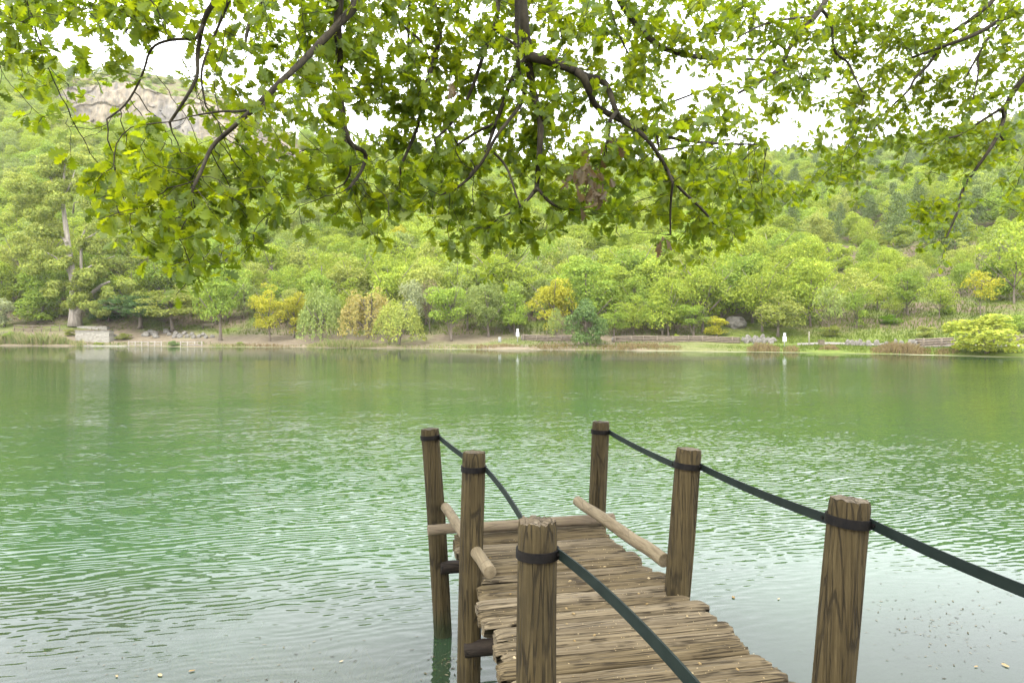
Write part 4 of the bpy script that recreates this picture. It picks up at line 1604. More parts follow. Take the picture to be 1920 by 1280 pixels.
# ---- the slopes: trees one can tell apart as things, the wood behind them as one mass
RT = random.Random(21)
cand = []
Dn = 92.0
while Dn < 372:
    px = -420.0
    while px < 2340:
        stepm = RT.uniform(4.8, 7.2)
        D = Dn + RT.uniform(-2.2, 2.2)
        px += stepm / D * F
        e = D - float(D0(px))
        if e < float(E1(px)) + (2.5 if px < 1450 else 6):
            continue
        if D > float(DR(px)) + 14:
            continue
        cand.append((px, D))
    Dn += 4.9
trees = []
for px, D in cand:
    z = float(ground(px, D))
    y_ = 620 - (z - EYE) / D * F
    cm_ = float(cliff_mask(px))
    if cm_ > 0.25 and CLIFF_D - 9 < D < CLIFF_D + 5:
        continue
    above = cm_ > 0.3 and D >= CLIFF_D + 5
    bare = px > 1540 and y_ > 430 and D < 175
    if bare and RT.random() < 0.08:
        continue
    if above and RT.random() < 0.25:
        continue
    right_up = sm(1250, 1500, px) * sm(150, 230, D)
    p_pine = 0.6 * float(right_up) + (0.22 if px > 1450 and 120 < D < 230 else 0) + (0.06 if 600 < px < 1250 and D > 260 else 0)
    r = RT.random()
    if above:
        kn = RT.choice(['bush0', 'bush1'])
        h = RT.uniform(1.6, 3.6)
        wd = h * RT.uniform(1.2, 1.8)
        ti = RT.choice([OLV, GGR, PAL, GRN])
    elif RT.random() < p_pine:
        kn = RT.choice(['pine0', 'pine1'])
        h = RT.uniform(7.0, 11.0)
        wd = h * RT.uniform(0.5, 0.68)
        ti = PIN
    else:
        kn = RT.choice(['round0', 'round1', 'round2', 'round3', 'tall0', 'tall1', 'tall2'])
        h = RT.uniform(7.0, 12.0)
        wd = h * RT.uniform(0.82, 1.12)
        if bare:
            kn = RT.choice(['thin', 'round0', 'tall1', 'bush1', 'round1'])
            h = RT.uniform(3.0, 8.0)
            wd = h * RT.uniform(0.8, 1.1)
        nz = mnoise.noise(Vector((px * 0.006, D * 0.03, 0)))
        r2 = RT.random() + nz * 0.35
        ti = YEL if r2 > 1.10 else YGR if r2 > 0.52 else PAL if r2 > 0.38 else GRN if r2 > 0.12 else GGR
    trees.append([px, D, z, y_, kn, h, wd, ti])

# individuals: the nearest ones that show below the oak's branches
vis = [t for t in trees if -20 < t[0] < 1940 and t[3] > 440 + (0 if 200 < t[0] < 1400 else -60)]
vis.sort(key=lambda t: t[1] - float(D0(t[0])))
INDIV = vis[:215]
ids = {id(t) for t in INDIV}
rest = [t for t in trees if id(t) not in ids]
MARKS = [(35, 'the rail fence'), (140, 'the big pale trunk'), (265, 'the dark spreading tree'), (412, 'the leaning trunk'), (505, 'the bright yellow tree'), (604, 'the haystack willow'),
         (690, 'the tan willow'), (755, 'the pale waterside willow'), (846, 'the tree by the bare sand'), (970, 'the left white sign'), (1042, 'the slim sapling'), (1100, 'the overhanging blue-green bush'),
         (1188, 'the middle of the log wall'), (1265, 'the log wall end'), (1345, 'the low yellow bush'), (1395, 'the rock wall'), (1471, 'the right white sign'), (1540, 'the wooden bin'),
         (1640, 'the row of pale boulders'), (1740, 'the log terraces'), (1850, 'the shrub overhanging the water')]
LOOK = {YEL: 'yellow', YGR: 'yellow-green', GRN: 'mid green', GGR: 'grey-green', PAL: 'pale green', PIN: 'dark conical', OLV: 'olive', DRK: 'dark green'}
SHAPE = {'roun': 'rounded tree', 'tall': 'upright tree', 'thin': 'thin tree', 'bush': 'bush', 'pine': 'pine'}
buck = {}
for t in INDIV:
    mk = min(MARKS, key=lambda m: abs(m[0] - t[0]))[1]
    e = t[1] - float(D0(t[0]))
    tier = 'low' if e < 24 else 'further up' if e < 40 else 'halfway up' if e < 60 else 'high'
    buck.setdefault((mk, tier, t[7], SHAPE[t[4][:4]]), []).append(t)
for (mk, tier, ti, shp), ts in buck.items():
    ts.sort(key=lambda t: t[0])
    for k, t in enumerate(ts):
        w0 = 'low' if tier == 'low' else tier
        if len(ts) == 1:
            lab = f'{LOOK[ti]} {shp} {w0} above {mk}'
        else:
            lab = f'{LOOK[ti]} {shp} {w0} above {mk}, {ORD[k]} from left'
        plant(t[4], (t[0] * t[1] / F - 960 * t[1] / F, t[1], t[2] - 0.15), t[5], t[6], ti, lab, 'shrub' if shp == 'bush' else 'tree', 'trees on the lower slopes')


def wood_mass(name, pts, kinds, label, cat):
    """one mass of far trees: points that carry copies of the few crown meshes"""
    me = bpy.data.meshes.new(name)
    me.vertices.add(len(pts))
    me.vertices.foreach_set('co', np.array([((t[0] - 960) / F * t[1], t[1], t[2] - 0.15) for t in pts], np.float32).ravel())
    a = me.attributes.new('which', 'INT', 'POINT')
    a.data.foreach_set('value', [kinds.index(t[4]) for t in pts])
    a = me.attributes.new('size', 'FLOAT_VECTOR', 'POINT')
    a.data.foreach_set('vector', np.array([(t[6], t[6], t[5]) for t in pts], np.float32).ravel())
    a = me.attributes.new('turn', 'FLOAT_VECTOR', 'POINT')
    a.data.foreach_set('vector', np.array([(RT.uniform(-0.06, 0.06), RT.uniform(-0.06, 0.06), RT.uniform(0, 6.28)) for t in pts], np.float32).ravel())
    a = me.attributes.new('tint', 'FLOAT_COLOR', 'POINT')
    a.data.foreach_set('color', np.array([tuple(c * j for c in TINT[t[7]]) + (1,) for t in pts for j in (RT.uniform(0.85, 1.15) * 0.88,)], np.float32).ravel())
    me.materials.append(MT['leaf_far'])
    o = link(name, me)
    ng = bpy.data.node_groups.new(name, 'GeometryNodeTree')
    ng.interface.new_socket('Geometry', in_out='INPUT', socket_type='NodeSocketGeometry')
    ng.interface.new_socket('Geometry', in_out='OUTPUT', socket_type='NodeSocketGeometry')
    gi = ng.nodes.new('NodeGroupInput')
    go = ng.nodes.new('NodeGroupOutput')
    jn = ng.nodes.new('GeometryNodeJoinGeometry')

    def named(n, typ):
        q = ng.nodes.new('GeometryNodeInputNamedAttribute')
        q.data_type = typ
        q.inputs['Name'].default_value = n
        return q.outputs['Attribute']
    w_, s_, r_ = named('which', 'INT'), named('size', 'FLOAT_VECTOR'), named('turn', 'FLOAT_VECTOR')
    for k, kn in enumerate(kinds):
        cp = ng.nodes.new('FunctionNodeCompare')
        cp.data_type = 'INT'
        cp.operation = 'EQUAL'
        ng.links.new(w_, cp.inputs[2])
        cp.inputs[3].default_value = k
        ip = ng.nodes.new('GeometryNodeInstanceOnPoints')
        src = [ob for ob in bpy.data.objects if ob.data == KIND[kn][0]]
        if not src:
            t = min((q for q in pts if q[4] == kn and 1430 < q[0] < 1900), key=lambda q: q[1])
            plant(kn, ((t[0] - 960) / F * t[1] + 2.5, t[1] - 1.5, float(ground(t[0], t[1])) - 0.3), t[5] * 1.05, t[6], t[7], f'{"taller" if kn == "pine0" else "broader"} of the two nearest dark pines on the right hillside', 'pine')
            bpy.context.view_layer.update()
            src = [ob for ob in bpy.data.objects if ob.data == KIND[kn][0]]
        src = src[0]
        oi = ng.nodes.new('GeometryNodeObjectInfo')
        oi.transform_space = 'ORIGINAL'
        oi.inputs['Object'].default_value = src
        ng.links.new(gi.outputs[0], ip.inputs['Points'])
        ng.links.new(cp.outputs[0], ip.inputs['Selection'])
        ng.links.new(oi.outputs['Geometry'], ip.inputs['Instance'])
        ng.links.new(r_, ip.inputs['Rotation'])
        ng.links.new(s_, ip.inputs['Scale'])
        ng.links.new(ip.outputs[0], jn.inputs[0])
    ng.links.new(jn.outputs[0], go.inputs[0])
    md = o.modifiers.new('trees', 'NODES')
    md.node_group = ng
    return tag(o, label, cat, kind='stuff')


bro = [t for t in rest if t[4][:4] in ('roun', 'tall', 'thin')]
wood_mass('forest', bro, sorted({t[4] for t in bro}), 'pale green broadleaf wood covering the hillsides behind the lake', 'forest')
pin = [t for t in rest if t[4][:4] == 'pine']
wood_mass('pine_forest', pin, sorted({t[4] for t in pin}), 'dull dark pines mixed into the upper right hillside', 'forest')
bsh = [t for t in rest if t[4][:4] == 'bush']
wood_mass('hillside_undergrowth', bsh, sorted({t[4] for t in bsh}), 'low scrub on the hillsides and above the cliff', 'scrub')
print('trees', len(trees), 'individual', len(INDIV))

# ------------------------------------------------------------------ the cliff
def cliff_mat():
    M = Mat('cliff_rock')
    o_ = M.obj()
    n1 = M.noise(M.mapping(o_, (0.16, 0.16, 0.13)), 1.0, 7, 0.7, 0.6)
    n2 = M.noise(M.mapping(o_, (0.55, 0.55, 0.07)), 1.0, 5, 0.65)
    n3 = M.noise(o_, 0.05, 3, 0.5)
    c = M.ramp(n1.outputs[0], [(0.28, (0.07, 0.06, 0.045)), (0.42, (0.17, 0.145, 0.108)), (0.58, (0.25, 0.21, 0.145)), (0.75, (0.30, 0.262, 0.19))])
    c = M.mix(M.range(n2.outputs[0], 0.48, 0.66, 0, 0.7), c, (0.115, 0.110, 0.095))
    c = M.mix(M.range(n3.outputs[0], 0.5, 0.65, 0, 0.5), c, (0.16, 0.155, 0.145))
    M.principled(c, 0.95, M.bump(n1.outputs[0], 0.8, 0.8), 0.1)
    return M.m


cu = np.linspace(112, 600, 220)
rows = 60
X, Y, Z = np.zeros((220, rows)), np.zeros((220, rows)), np.zeros((220, rows))
for i, px in enumerate(cu):
    lo = float(ground(px, CLIFF_D - 6)) - 1.5
    hi = float(ground(px, CLIFF_D + 5)) + 0.6
    for j in range(rows):
        f = j / (rows - 1)
        if j < rows - 4:
            g = j / (rows - 5)
            z = lo + (hi - lo) * g
            x0 = (px - 960) / F * CLIFF_D
            q = Vector((x0 * 0.09, z * 0.05, 1.0))
            dpt = CLIFF_D - 5.5 + 5.0 * g ** 2 - 2.4 * mnoise.noise(q) - 1.4 * mnoise.noise(q * 2.7) - 0.8 * mnoise.noise(q * 7) - 1.6 * abs(mnoise.noise(Vector((x0 * 0.16, z * 0.035, 5)))) - 0.9 * (mnoise.noise(Vector((x0 * 0.12, z * 0.16, 9))) > 0.12)
        else:
            z = hi - 0.3 * (j - rows + 5)
            dpt = CLIFF_D + 2 + 2.0 * (j - rows + 5)
        X[i, j], Y[i, j], Z[i, j] = (px - 960) / F * CLIFF_D, dpt, z
o = grid_mesh('cliff', X, Y, Z, cliff_mat())
o.data.polygons.foreach_set('use_smooth', np.zeros(len(o.data.polygons), bool))
tag(o, kind='structure')

# ------------------------------------------------------------------ things along the far shore
def e_for(px, y):
    """how far beyond the waterline the ground shows at pixel row y"""
    for k in range(0, 400):
        e = k * 0.1
        q = spot(px, e)
        if 620 - (q.z - EYE) / q.y * F <= y:
            return e
    return 12.0


def px_m(px, d):
    return px / F * d


def rock(name, px, y, wpx, hpx, seed, label, group, e=None):
    e = e_for(px, y) if e is None else e
    q = spot(px, e)
    wd, ht = px_m(wpx, q.y), px_m(hpx, q.y)
    bm = bmesh.new()
    bmesh.ops.create_icosphere(bm, subdivisions=3, radius=1)
    for v in bm.verts:
        c = v.co.copy()
        n = c.normalized()
        k = 1 + 0.35 * mnoise.noise(n * 1.3 + Vector((seed, 0, 0))) + 0.12 * mnoise.noise(n * 3.5 + Vector((0, seed, 0)))
        # knock flat facets into it
        for a in range(4):
            fa = Vector((math.sin(seed * 3 + a * 2.1), math.cos(seed * 5 + a * 1.7), math.sin(seed + a))).normalized()
            k = min(k, 0.82 / max(0.3, n.dot(fa)) if n.dot(fa) > 0.3 else k)
        v.co = n * k
        v.co = Vector((v.co.x * wd / 2, v.co.y * wd * 0.42, v.co.z * ht * 0.95 + ht * 0.40))
    me = bpy.data.meshes.new(name)
    bm.to_mesh(me)
    bm.free()
    me.materials.append(MT['stone'])
    o = link(name, me)
    o.location = q
    o.rotation_euler = (0, 0, 0.25 * math.sin(seed * 7))
    return tag(o, label, 'boulder', group)


ROCKS = [(273, 630, 15, 7), (282, 624, 11, 5), (289, 628, 13, 6), (292, 633, 13, 5), (312, 624, 12, 6), (317, 629, 9, 5), (327, 633, 10, 5), (330, 628, 10, 6), (337, 633, 10, 6),
         (346, 627, 10, 5), (351, 633, 9, 5), (360, 629, 9, 5), (363, 634, 9, 5), (373, 633, 8, 5), (382, 630, 10, 5), (386, 634, 9, 4), (398, 633, 8, 4), (215, 637, 12, 8)]
for i, (x, y, w_, h_) in enumerate(sorted(ROCKS)):
    lab = 'pale boulder at the right foot of the white stone wall' if x == 215 else f'pale grey boulder on the bank above the timber edging, {ORD[max(0, i - 1)]} from left'
    rock('boulder', x, y, w_, h_, i * 1.37 + 0.3, lab, 'pale boulders above the timber edging')
R2 = [(1394, 640), (1400, 643), (1402, 637), (1409, 641), (1416, 644), (1417, 638), (1424, 642), (1430, 637), (1433, 643), (1440, 640), (1446, 644), (1451, 641)]
for i, (x, y) in enumerate(R2):
    rock('boulder', x, y, 9 + (i * 7 % 4), 6 + (i * 5 % 3), 40 + i * 1.7, f'grey stone in the rock wall left of the right white sign, {ORD[i]} from left', 'stones of the rock wall')
R3 = [(1590, 647, 11, 8), (1598, 648, 10, 9), (1606, 648, 9, 8), (1613, 647, 9, 9), (1620, 649, 8, 6), (1629, 649, 12, 9), (1644, 648, 10, 9), (1655, 649, 7, 5), (1663, 648, 9, 6), (1679, 649, 8, 10), (1691, 649, 9, 8), (1706, 650, 12, 8), (1720, 649, 12, 8)]
for i, (x, y, w_, h_) in enumerate(R3):
    rock('boulder', x, y, w_, h_, 80 + i * 1.3, f'pale boulder beside the path at right, {ORD[i]} from left', 'pale boulders beside the path')
rock('rock_outcrop', 1380, 603, 40, 17, 12.2, 'grey rock outcrop showing between trees above the rock wall', None, e=17)

# wooden rail fence at left
eF = 9.5
q0, q1 = spot(27, eF), spot(112, eF)
fen = empty('rail_fence', q0, 'low brown two-rail wooden fence above the reeds at left', 'fence')
NPO = 6
tops = []
for i in range(NPO):
    q = spot(27 + (112 - 27) * i / (NPO - 1), eF)
    m_ = MB()
    m_.tube([q - q0 - Vector((0, 0, 0.3)), q - q0 + Vector((0, 0, 1.12))], 0.075, 8)
    m_.build('post', MT['timber'], fen)
    tops.append(q - q0)
for hgt in (1.0, 0.5):
    m_ = MB()
    m_.tube([p + Vector((0, -0.08, hgt)) for p in tops], 0.055, 8)
    m_.build('rail', MT['timber'], fen)

# pale block wall and the stone ledges by the big trunk


def block_mat():
    M = Mat('pale_stone_blocks')
    o_ = M.obj()
    b = M.n('ShaderNodeTexBrick')
    M.l(M.mapping(o_, (1, 1, 1), (R(90), 0, 0)), b.inputs['Vector'])
    b.inputs['Scale'].default_value = 2.4
    b.inputs['Mortar Size'].default_value = 0.02
    b.inputs['Color1'].default_value = (0.30, 0.285, 0.235, 1)
    b.inputs['Color2'].default_value = (0.23, 0.215, 0.175, 1)
    b.inputs['Mortar'].default_value = (0.12, 0.11, 0.09, 1)
    nz = M.noise(o_, 3, 5, 0.65)
    c = M.mix(M.range(nz.outputs[0], 0.45, 0.75, 0, 0.5), b.outputs[0], (0.22, 0.2, 0.14))
    M.principled(c, 0.92, M.bump(nz.outputs[0], 0.6, 0.08), 0.15)
    return M.m


MT['blocks'] = block_mat()


def wall_run(name, pxa, pxb, e, hpx, depth, label, cap=True):
    a, b = spot(pxa, e), spot(pxb, e)
    base = min(a.z, b.z) - 0.25
    root = empty(name, ((a.x + b.x) / 2, (a.y + b.y) / 2, base), label, 'wall', rz=math.atan2(b.y - a.y, b.x - a.x))
    L = (b - a).length
    H = px_m(hpx, a.y) + 0.25
    nx, nz_ = 40, 12
    m_ = MB()
    # front and ends with an uneven face
    vs, fs = [], []
    ring = [(-L / 2, depth / 2)] + [(-L / 2 + L * i / nx, -depth / 2) for i in range(nx + 1)] + [(L / 2, depth / 2)]
    for j in range(nz_ + 1):
        z = H * j / nz_
        for (x, y) in ring:
            vs.append((x + 0.04 * mnoise.noise(Vector((x * 2, z * 2, 1))), y + 0.09 * mnoise.noise(Vector((x * 2.3, z * 3, 7 + pxa))) , z + (0.07 * mnoise.noise(Vector((x * 1.2, 3, pxa))) if j == nz_ else 0)))
    n = len(ring)
    for j in range(nz_):
        for i in range(n):
            i2 = (i + 1) % n
            fs.append((j * n + i, j * n + i2, (j + 1) * n + i2, (j + 1) * n + i))
    m_.add(vs, fs)
    m_.add([vs[nz_ * n + i] for i in range(n)], [tuple(range(n))])
    m_.build('masonry', MT['blocks'], root, smooth=False)
    if cap:
        c_ = MB()
        c_.box((0, 0, H + 0.06), (L + 0.12, depth + 0.14, 0.13))
        c_.build('coping', MT['stone'], root, smooth=False)
    return root


wall_run('stone_wall', 146, 209, e_for(180, 640), 19, 1.0, 'white stone block wall at the water below the big pale trunk')
wall_run('stone_ledge', 147, 203, e_for(180, 617), 6, 0.6, 'low pale stone ledge around the foot of the big trunk', False)
wall_run('stone_ledge', -30, 26, e_for(10, 627), 6, 0.6, 'low white wall behind the green mound at the left edge', True)
wall_run('stone_ledge', 160, 240, 0.6, 3, 0.7, 'flat pale stone landing at the waterline under the stone wall', False)


def crib(pa, pb, nposts, hpx, label, e=0.35, wide=0.085):
    a = spot(pa, e)
    root = empty('timber_edging', (a.x, a.y, 0.0), label, 'bank edging')
    pts = [spot(pa + (pb - pa) * i / (nposts - 1), e) for i in range(nposts)]
    H = px_m(hpx, a.y)
    for p in pts:
        m_ = MB()
        m_.tube([(p.x - a.x, p.y - a.y - 0.12, -0.8), (p.x - a.x, p.y - a.y - 0.12, H)], wide, 10)
        m_.build('post', MT['timber_pale'], root)
    for z in (H * 0.82, H * 0.35):
        m_ = MB()
        m_.tube([(p.x - a.x, p.y - a.y + 0.03, z) for p in pts], wide * 0.8, 8)
        m_.build('rail', MT['timber_pale'], root)
    return root


crib(242, 303, 6, 10, 'pale timber posts and rails edging the bank below the boulder row')
crib(339, 379, 4, 10, 'short run of pale timber edging right of the small shore bush')


def logwall(pa, pb, y, rows, hpx, label, step_=0.0, gap=26, rad=None):
    e = e_for((pa + pb) / 2, y)
    a = spot(pa, e)
    root = empty('log_wall', a, label, 'retaining wall')
    n = max(3, int((pb - pa) / 14))
    base = [spot(pa + (pb - pa) * i / n, e) - a for i in range(n + 1)]
    H = px_m(hpx, a.y)
    r = (H / rows * 0.5) if rad is None else rad
    rq = random.Random(pa)
    for k in range(rows):
        m_ = MB()
        z = H * (k + 0.5) / rows
        m_.tube([p + Vector((0, step_ * k + rq.uniform(-0.03, 0.03), z + rq.uniform(-0.02, 0.02))) for p in base], [r * rq.uniform(0.85, 1.05) for _ in base], 10, rough=0.1)
        m_.build('log', MT['timber'], root)
    i = 0
    x = pa + 3
    while x < pb:
        q = spot(x, e) - a
        m_ = MB()
        m_.tube([q + Vector((0, -r * 1.7, -0.3)), q + Vector((0, -r * 1.7, H + 0.06))], r * 0.9, 8)
        m_.build('post', MT['timber'], root)
        x += gap * rq.uniform(0.8, 1.2)
    # earth and stone packed behind
    m_ = MB()
    for p, p2 in zip(base, base[1:]):
        c = (p + p2) / 2
        m_.box(c + Vector((0, 0.9 + step_ * rows, H * 0.45)), ((p2 - p).length, 1.2, H * 0.85), Matrix.Rotation(math.atan2(p2.y - p.y, p2.x - p.x), 3, 'Z'))
    m_.build('backfill', MT['stone'], root)
    return root


logwall(979, 1082, 640, 4, 11, 'grey brown log retaining wall left of the overhanging blue-green bush')
logwall(1150, 1388, 641, 4, 11, 'long grey brown log retaining wall below the trees right of centre')
logwall(1727, 1800, 650, 4, 16, 'stepped log terraces beside the path at right', 0.35, 40)
logwall(1902, 1990, 645, 3, 16, 'stepped log terrace behind the overhanging shrub at the right edge', 0.35, 40)
crib(1048, 1082, 3, 6, 'small low wooden rail at the water left of the overhanging bush', 1.2, 0.05)

# two white signs on poles, bins, a pole, a bench


def sign(px, ybase, ytop, ymid, wpx, label, lean=0.0):
    e = e_for(px, ybase)
    q = spot(px, e)
    root = empty('white_sign', q, label, 'sign', 'white notice signs')
    zt, zm, z2 = zpix(ytop, q.y) - q.z, zpix(ymid, q.y) - q.z, zpix(ymid + wpx * 1.45, q.y) - q.z
    w_ = px_m(wpx, q.y)
    m_ = MB()
    m_.tube([(0, 0.03, -0.2), (0, 0.03, zt)], 0.045, 10)
    m_.build('pole', MT['greybin'], root)
    m_ = MB()
    m_.box((0, -0.03, (zm + z2) / 2), (w_, 0.03, zm - z2 - 0.03))
    m_.build('panel', MT['white'], root, smooth=False)
    m_ = MB()
    m_.box((0, -0.03, (zt + zm) / 2 + 0.02), (w_ * 0.66, 0.03, zt - zm - 0.05))
    m_.build('top_plate', MT['white'], root, smooth=False)
    return root


sign(970.5, 642, 616, 622, 6.2, 'white sign on a pole before the trees left of the log wall')
sign(1471, 650, 624, 630, 7.2, 'white sign on a pole between rock wall and wooden bin')
qp = spot(1517, e_for(1517, 647))
po = MB()
po.tube([(0, 0, -0.2), (0, 0, zpix(621, qp.y) - qp.z)], [0.06, 0.05], 10)
o = po.build('white_pole', MT['timber_pale'])
o.location = qp
tag(o, 'thin bare pale pole between the right white sign and wooden bin', 'pole')


def bin_box(px, ybase, wpx, hpx, mat, label, slats):
    q = spot(px, e_for(px, ybase))
    w_, h_ = px_m(wpx, q.y), px_m(hpx, q.y)
    root = empty('litter_bin', q, label, 'bin')
    m_ = MB()
    if slats:
        for i in range(5):
            for yy_ in (-w_ / 2, w_ / 2):
                m_.box((-w_ / 2 + w_ * (i + 0.5) / 5, yy_, h_ * 0.5), (w_ / 5 * 0.82, 0.035, h_ * 0.94))
            for xx_ in (-w_ / 2 - 0.01, w_ / 2 + 0.01):
                m_.box((xx_, -w_ / 2 + w_ * (i + 0.5) / 5, h_ * 0.5), (0.035, w_ / 5 * 0.82, h_ * 0.94))
    else:
        m_.tube([(0, 0, 0), (0, 0, h_ * 0.05), (0, 0, h_ * 0.9), (0, 0, h_ * 0.95)], [w_ * 0.44, w_ * 0.48, w_ * 0.5, w_ * 0.5], 20)
    m_.build('body', mat, root, smooth=not slats)
    m_ = MB()
    if slats:
        m_.box((0, 0, h_ + 0.03), (w_ + 0.14, w_ + 0.14, 0.06))
    else:
        m_.tube([(0, 0, h_ * 0.95), (0, 0, h_ * 1.0), (0, 0, h_ * 1.05)], [w_ * 0.54, w_ * 0.5, w_ * 0.2], 20)
    m_.build('lid', mat, root, smooth=not slats)
    return root


bin_box(937, 641, 6, 9, MT['greybin'], 'round grey litter bin on the grass left of the white sign', False)
bin_box(1540, 648, 8, 10, MT['timber'], 'square wooden slatted bin right of the white pole', True)

qb = spot(389, e_for(389, 616))
be = empty('park_bench', qb, 'dark wooden bench in the shade behind the boulder row', 'bench')
m_ = MB()
for k in range(3):
    m_.box((0, -0.15 + 0.15 * k, 0.45), (2.1, 0.12, 0.05))
m_.build('seat', MT['timber'], be, smooth=False)
m_ = MB()
for k in range(2):
    m_.box((0, 0.28 + 0.03 * k, 0.65 + 0.18 * k), (2.1, 0.04, 0.13))
m_.build('backrest', MT['timber'], be, smooth=False)
for x in (-0.8, 0.8):
    m_ = MB()
    m_.box((x, 0, 0.2), (0.1, 0.5, 0.44))
    m_.build('leg', MT['timber'], be, smooth=False)

# pale path along the right bank, pale margin of the water
def ribbon(name, pxs, e0, e1, dz, mat, nc=6, wob=0.0, level=None):
    n = len(pxs)
    X = np.zeros((n, nc))
    Y = np.zeros((n, nc))
    Z = np.zeros((n, nc))
    for i, px in enumerate(pxs):
        for j in range(nc):
            f = j / (nc - 1)
            e = e0(px) + (e1(px) - e0(px)) * f
            if wob:
                e += wob * mnoise.noise(Vector((px * 0.035, f * 2, 3.0)))
            q = spot(px, e)
            X[i, j], Y[i, j], Z[i, j] = q.x, q.y, (q.z + dz if level is None else level)
    return grid_mesh(name, X, Y, Z, mat)


o = ribbon('path', np.linspace(1495, 2100, 120), lambda p: 5.4, lambda p: 7.4, 0.09, plain_mat('pale_gravel_path', (0.13, 0.12, 0.10), (0.19, 0.175, 0.145), 3, 0.95, 0.3, 0.02), 8)
tag(o, kind='structure')
o = ribbon('muddy_margin', np.linspace(-200, 2000, 500), lambda p: -1.5 + 0.8 * math.sin(p * 0.013) + 0.4 * math.sin(p * 0.05), lambda p: 0.5, 0, plain_mat('pale_floating_margin', (0.12, 0.13, 0.055), (0.24, 0.23, 0.13), 1.2, 0.95, 0.2, 0.02), 6, 0.35, 0.012)
tag(o, kind='structure')


def blades(name, mat, label, cat, areas, seed, count_scale=1.0):
    """areas: (px0, px1, e0, e1, count, hmin, hmax, width)"""
    rng = np.random.default_rng(seed)
    V, Fc = [], []
    for (p0, p1, e0, e1, n, h0, h1, wd) in areas:
        n = int(n * count_scale)
        cl = rng.uniform(p0, p1, max(3, n // 14))
        px = np.where(rng.random(n) < 0.65, cl[rng.integers(0, len(cl), n)] + rng.normal(0, 2.2, n), rng.uniform(p0, p1, n))
        px = np.clip(px, p0, p1)
        e = rng.uniform(e0, e1, n)
        D = D0(px) + e
        z = np.maximum(ground(px, D), -0.35) - 0.03
        x = (px - 960) / F * D
        patch_ = 0.55 + 0.45 * np.sin(px * 0.21 + seed) * np.sin(px * 0.057)
        h = rng.uniform(h0, h1, n) * (0.65 + 0.35 * patch_) * (0.25 + 0.75 * np.clip(np.minimum(px - p0, p1 - px) / (0.28 * (p1 - p0)), 0, 1))
        lean = rng.normal(0, 0.22, (n, 2)) * h[:, None]
        a = rng.uniform(0, 3.14, n)
        wx, wy = np.cos(a) * wd / 2, np.sin(a) * wd / 2
        p0_ = np.stack([x - wx, D - wy, z], 1)
        p1_ = np.stack([x + wx, D + wy, z], 1)
        p2_ = np.stack([x + lean[:, 0] * 0.4 + wx * 0.8, D + lean[:, 1] * 0.4 + wy * 0.8, z + h * 0.6], 1)
        p3_ = np.stack([x + lean[:, 0], D + lean[:, 1], z + h], 1)
        b = sum(len(v) for v in V)
        V.append(np.stack([p0_, p1_, p2_, p3_], 1).reshape(-1, 3))
        Fc.append(np.arange(4 * n).reshape(n, 4) + b)
    me = bpy.data.meshes.new(name)
    raw_mesh(me, np.concatenate(V), np.concatenate(Fc), True)
    me.materials.append(mat)
    return tag(link(name, me), label, cat, kind='stuff')


blades('reeds', MT['reed'], 'tall straw and green reeds standing along the far waterline', 'reeds',
       [(-60, 150, 0.2, 3.0, 2600, 1.0, 2.4, 0.06), (575, 725, -0.3, 1.6, 2000, 0.5, 1.4, 0.05), (145, 165, 0.3, 2, 120, 0.5, 1.3, 0.06), (380, 480, 0, 1.2, 500, 0.3, 0.8, 0.06),
        (730, 900, 0.0, 1.5, 600, 0.2, 0.6, 0.06), (1080, 1120, 0, 1.5, 200, 0.3, 0.8, 0.06)], 1)
blades('sedge_tufts', MT['sedge'], 'brown sedge tufts along the far waterline', 'sedge',
       [(1115, 1280, 0.2, 3.5, 1500, 0.3, 0.8, 0.07), (990, 1090, 0.2, 3, 700, 0.2, 0.7, 0.07), (1400, 1462, 0.2, 3, 1100, 0.4, 0.95, 0.07), (1468, 1500, 0.3, 2.5, 350, 0.3, 0.7, 0.07), (1535, 1575, 0.3, 2.5, 420, 0.3, 0.7, 0.07),
        (1632, 1745, 0.2, 3.2, 2000, 0.5, 1.15, 0.07), (1750, 1800, 0.2, 2, 350, 0.3, 0.6, 0.07), (400, 560, 0.3, 2.5, 900, 0.2, 0.6, 0.07), (860, 980, 0.3, 2.5, 700, 0.2, 0.6, 0.07)], 2)
blades('grass', MT['grass'], 'short fresh grass on the far bank', 'grass',
       [(900, 1300, 0.5, 9, 6000, 0.12, 0.35, 0.06), (1300, 1960, 0.3, 5.4, 9000, 0.12, 0.4, 0.06), (1300, 1960, 7.4, 12, 4000, 0.15, 0.5, 0.07), (-60, 480, 1.5, 4, 2500, 0.12, 0.4, 0.06), (480, 900, 0.5, 3, 2500, 0.1, 0.3, 0.06)], 3)
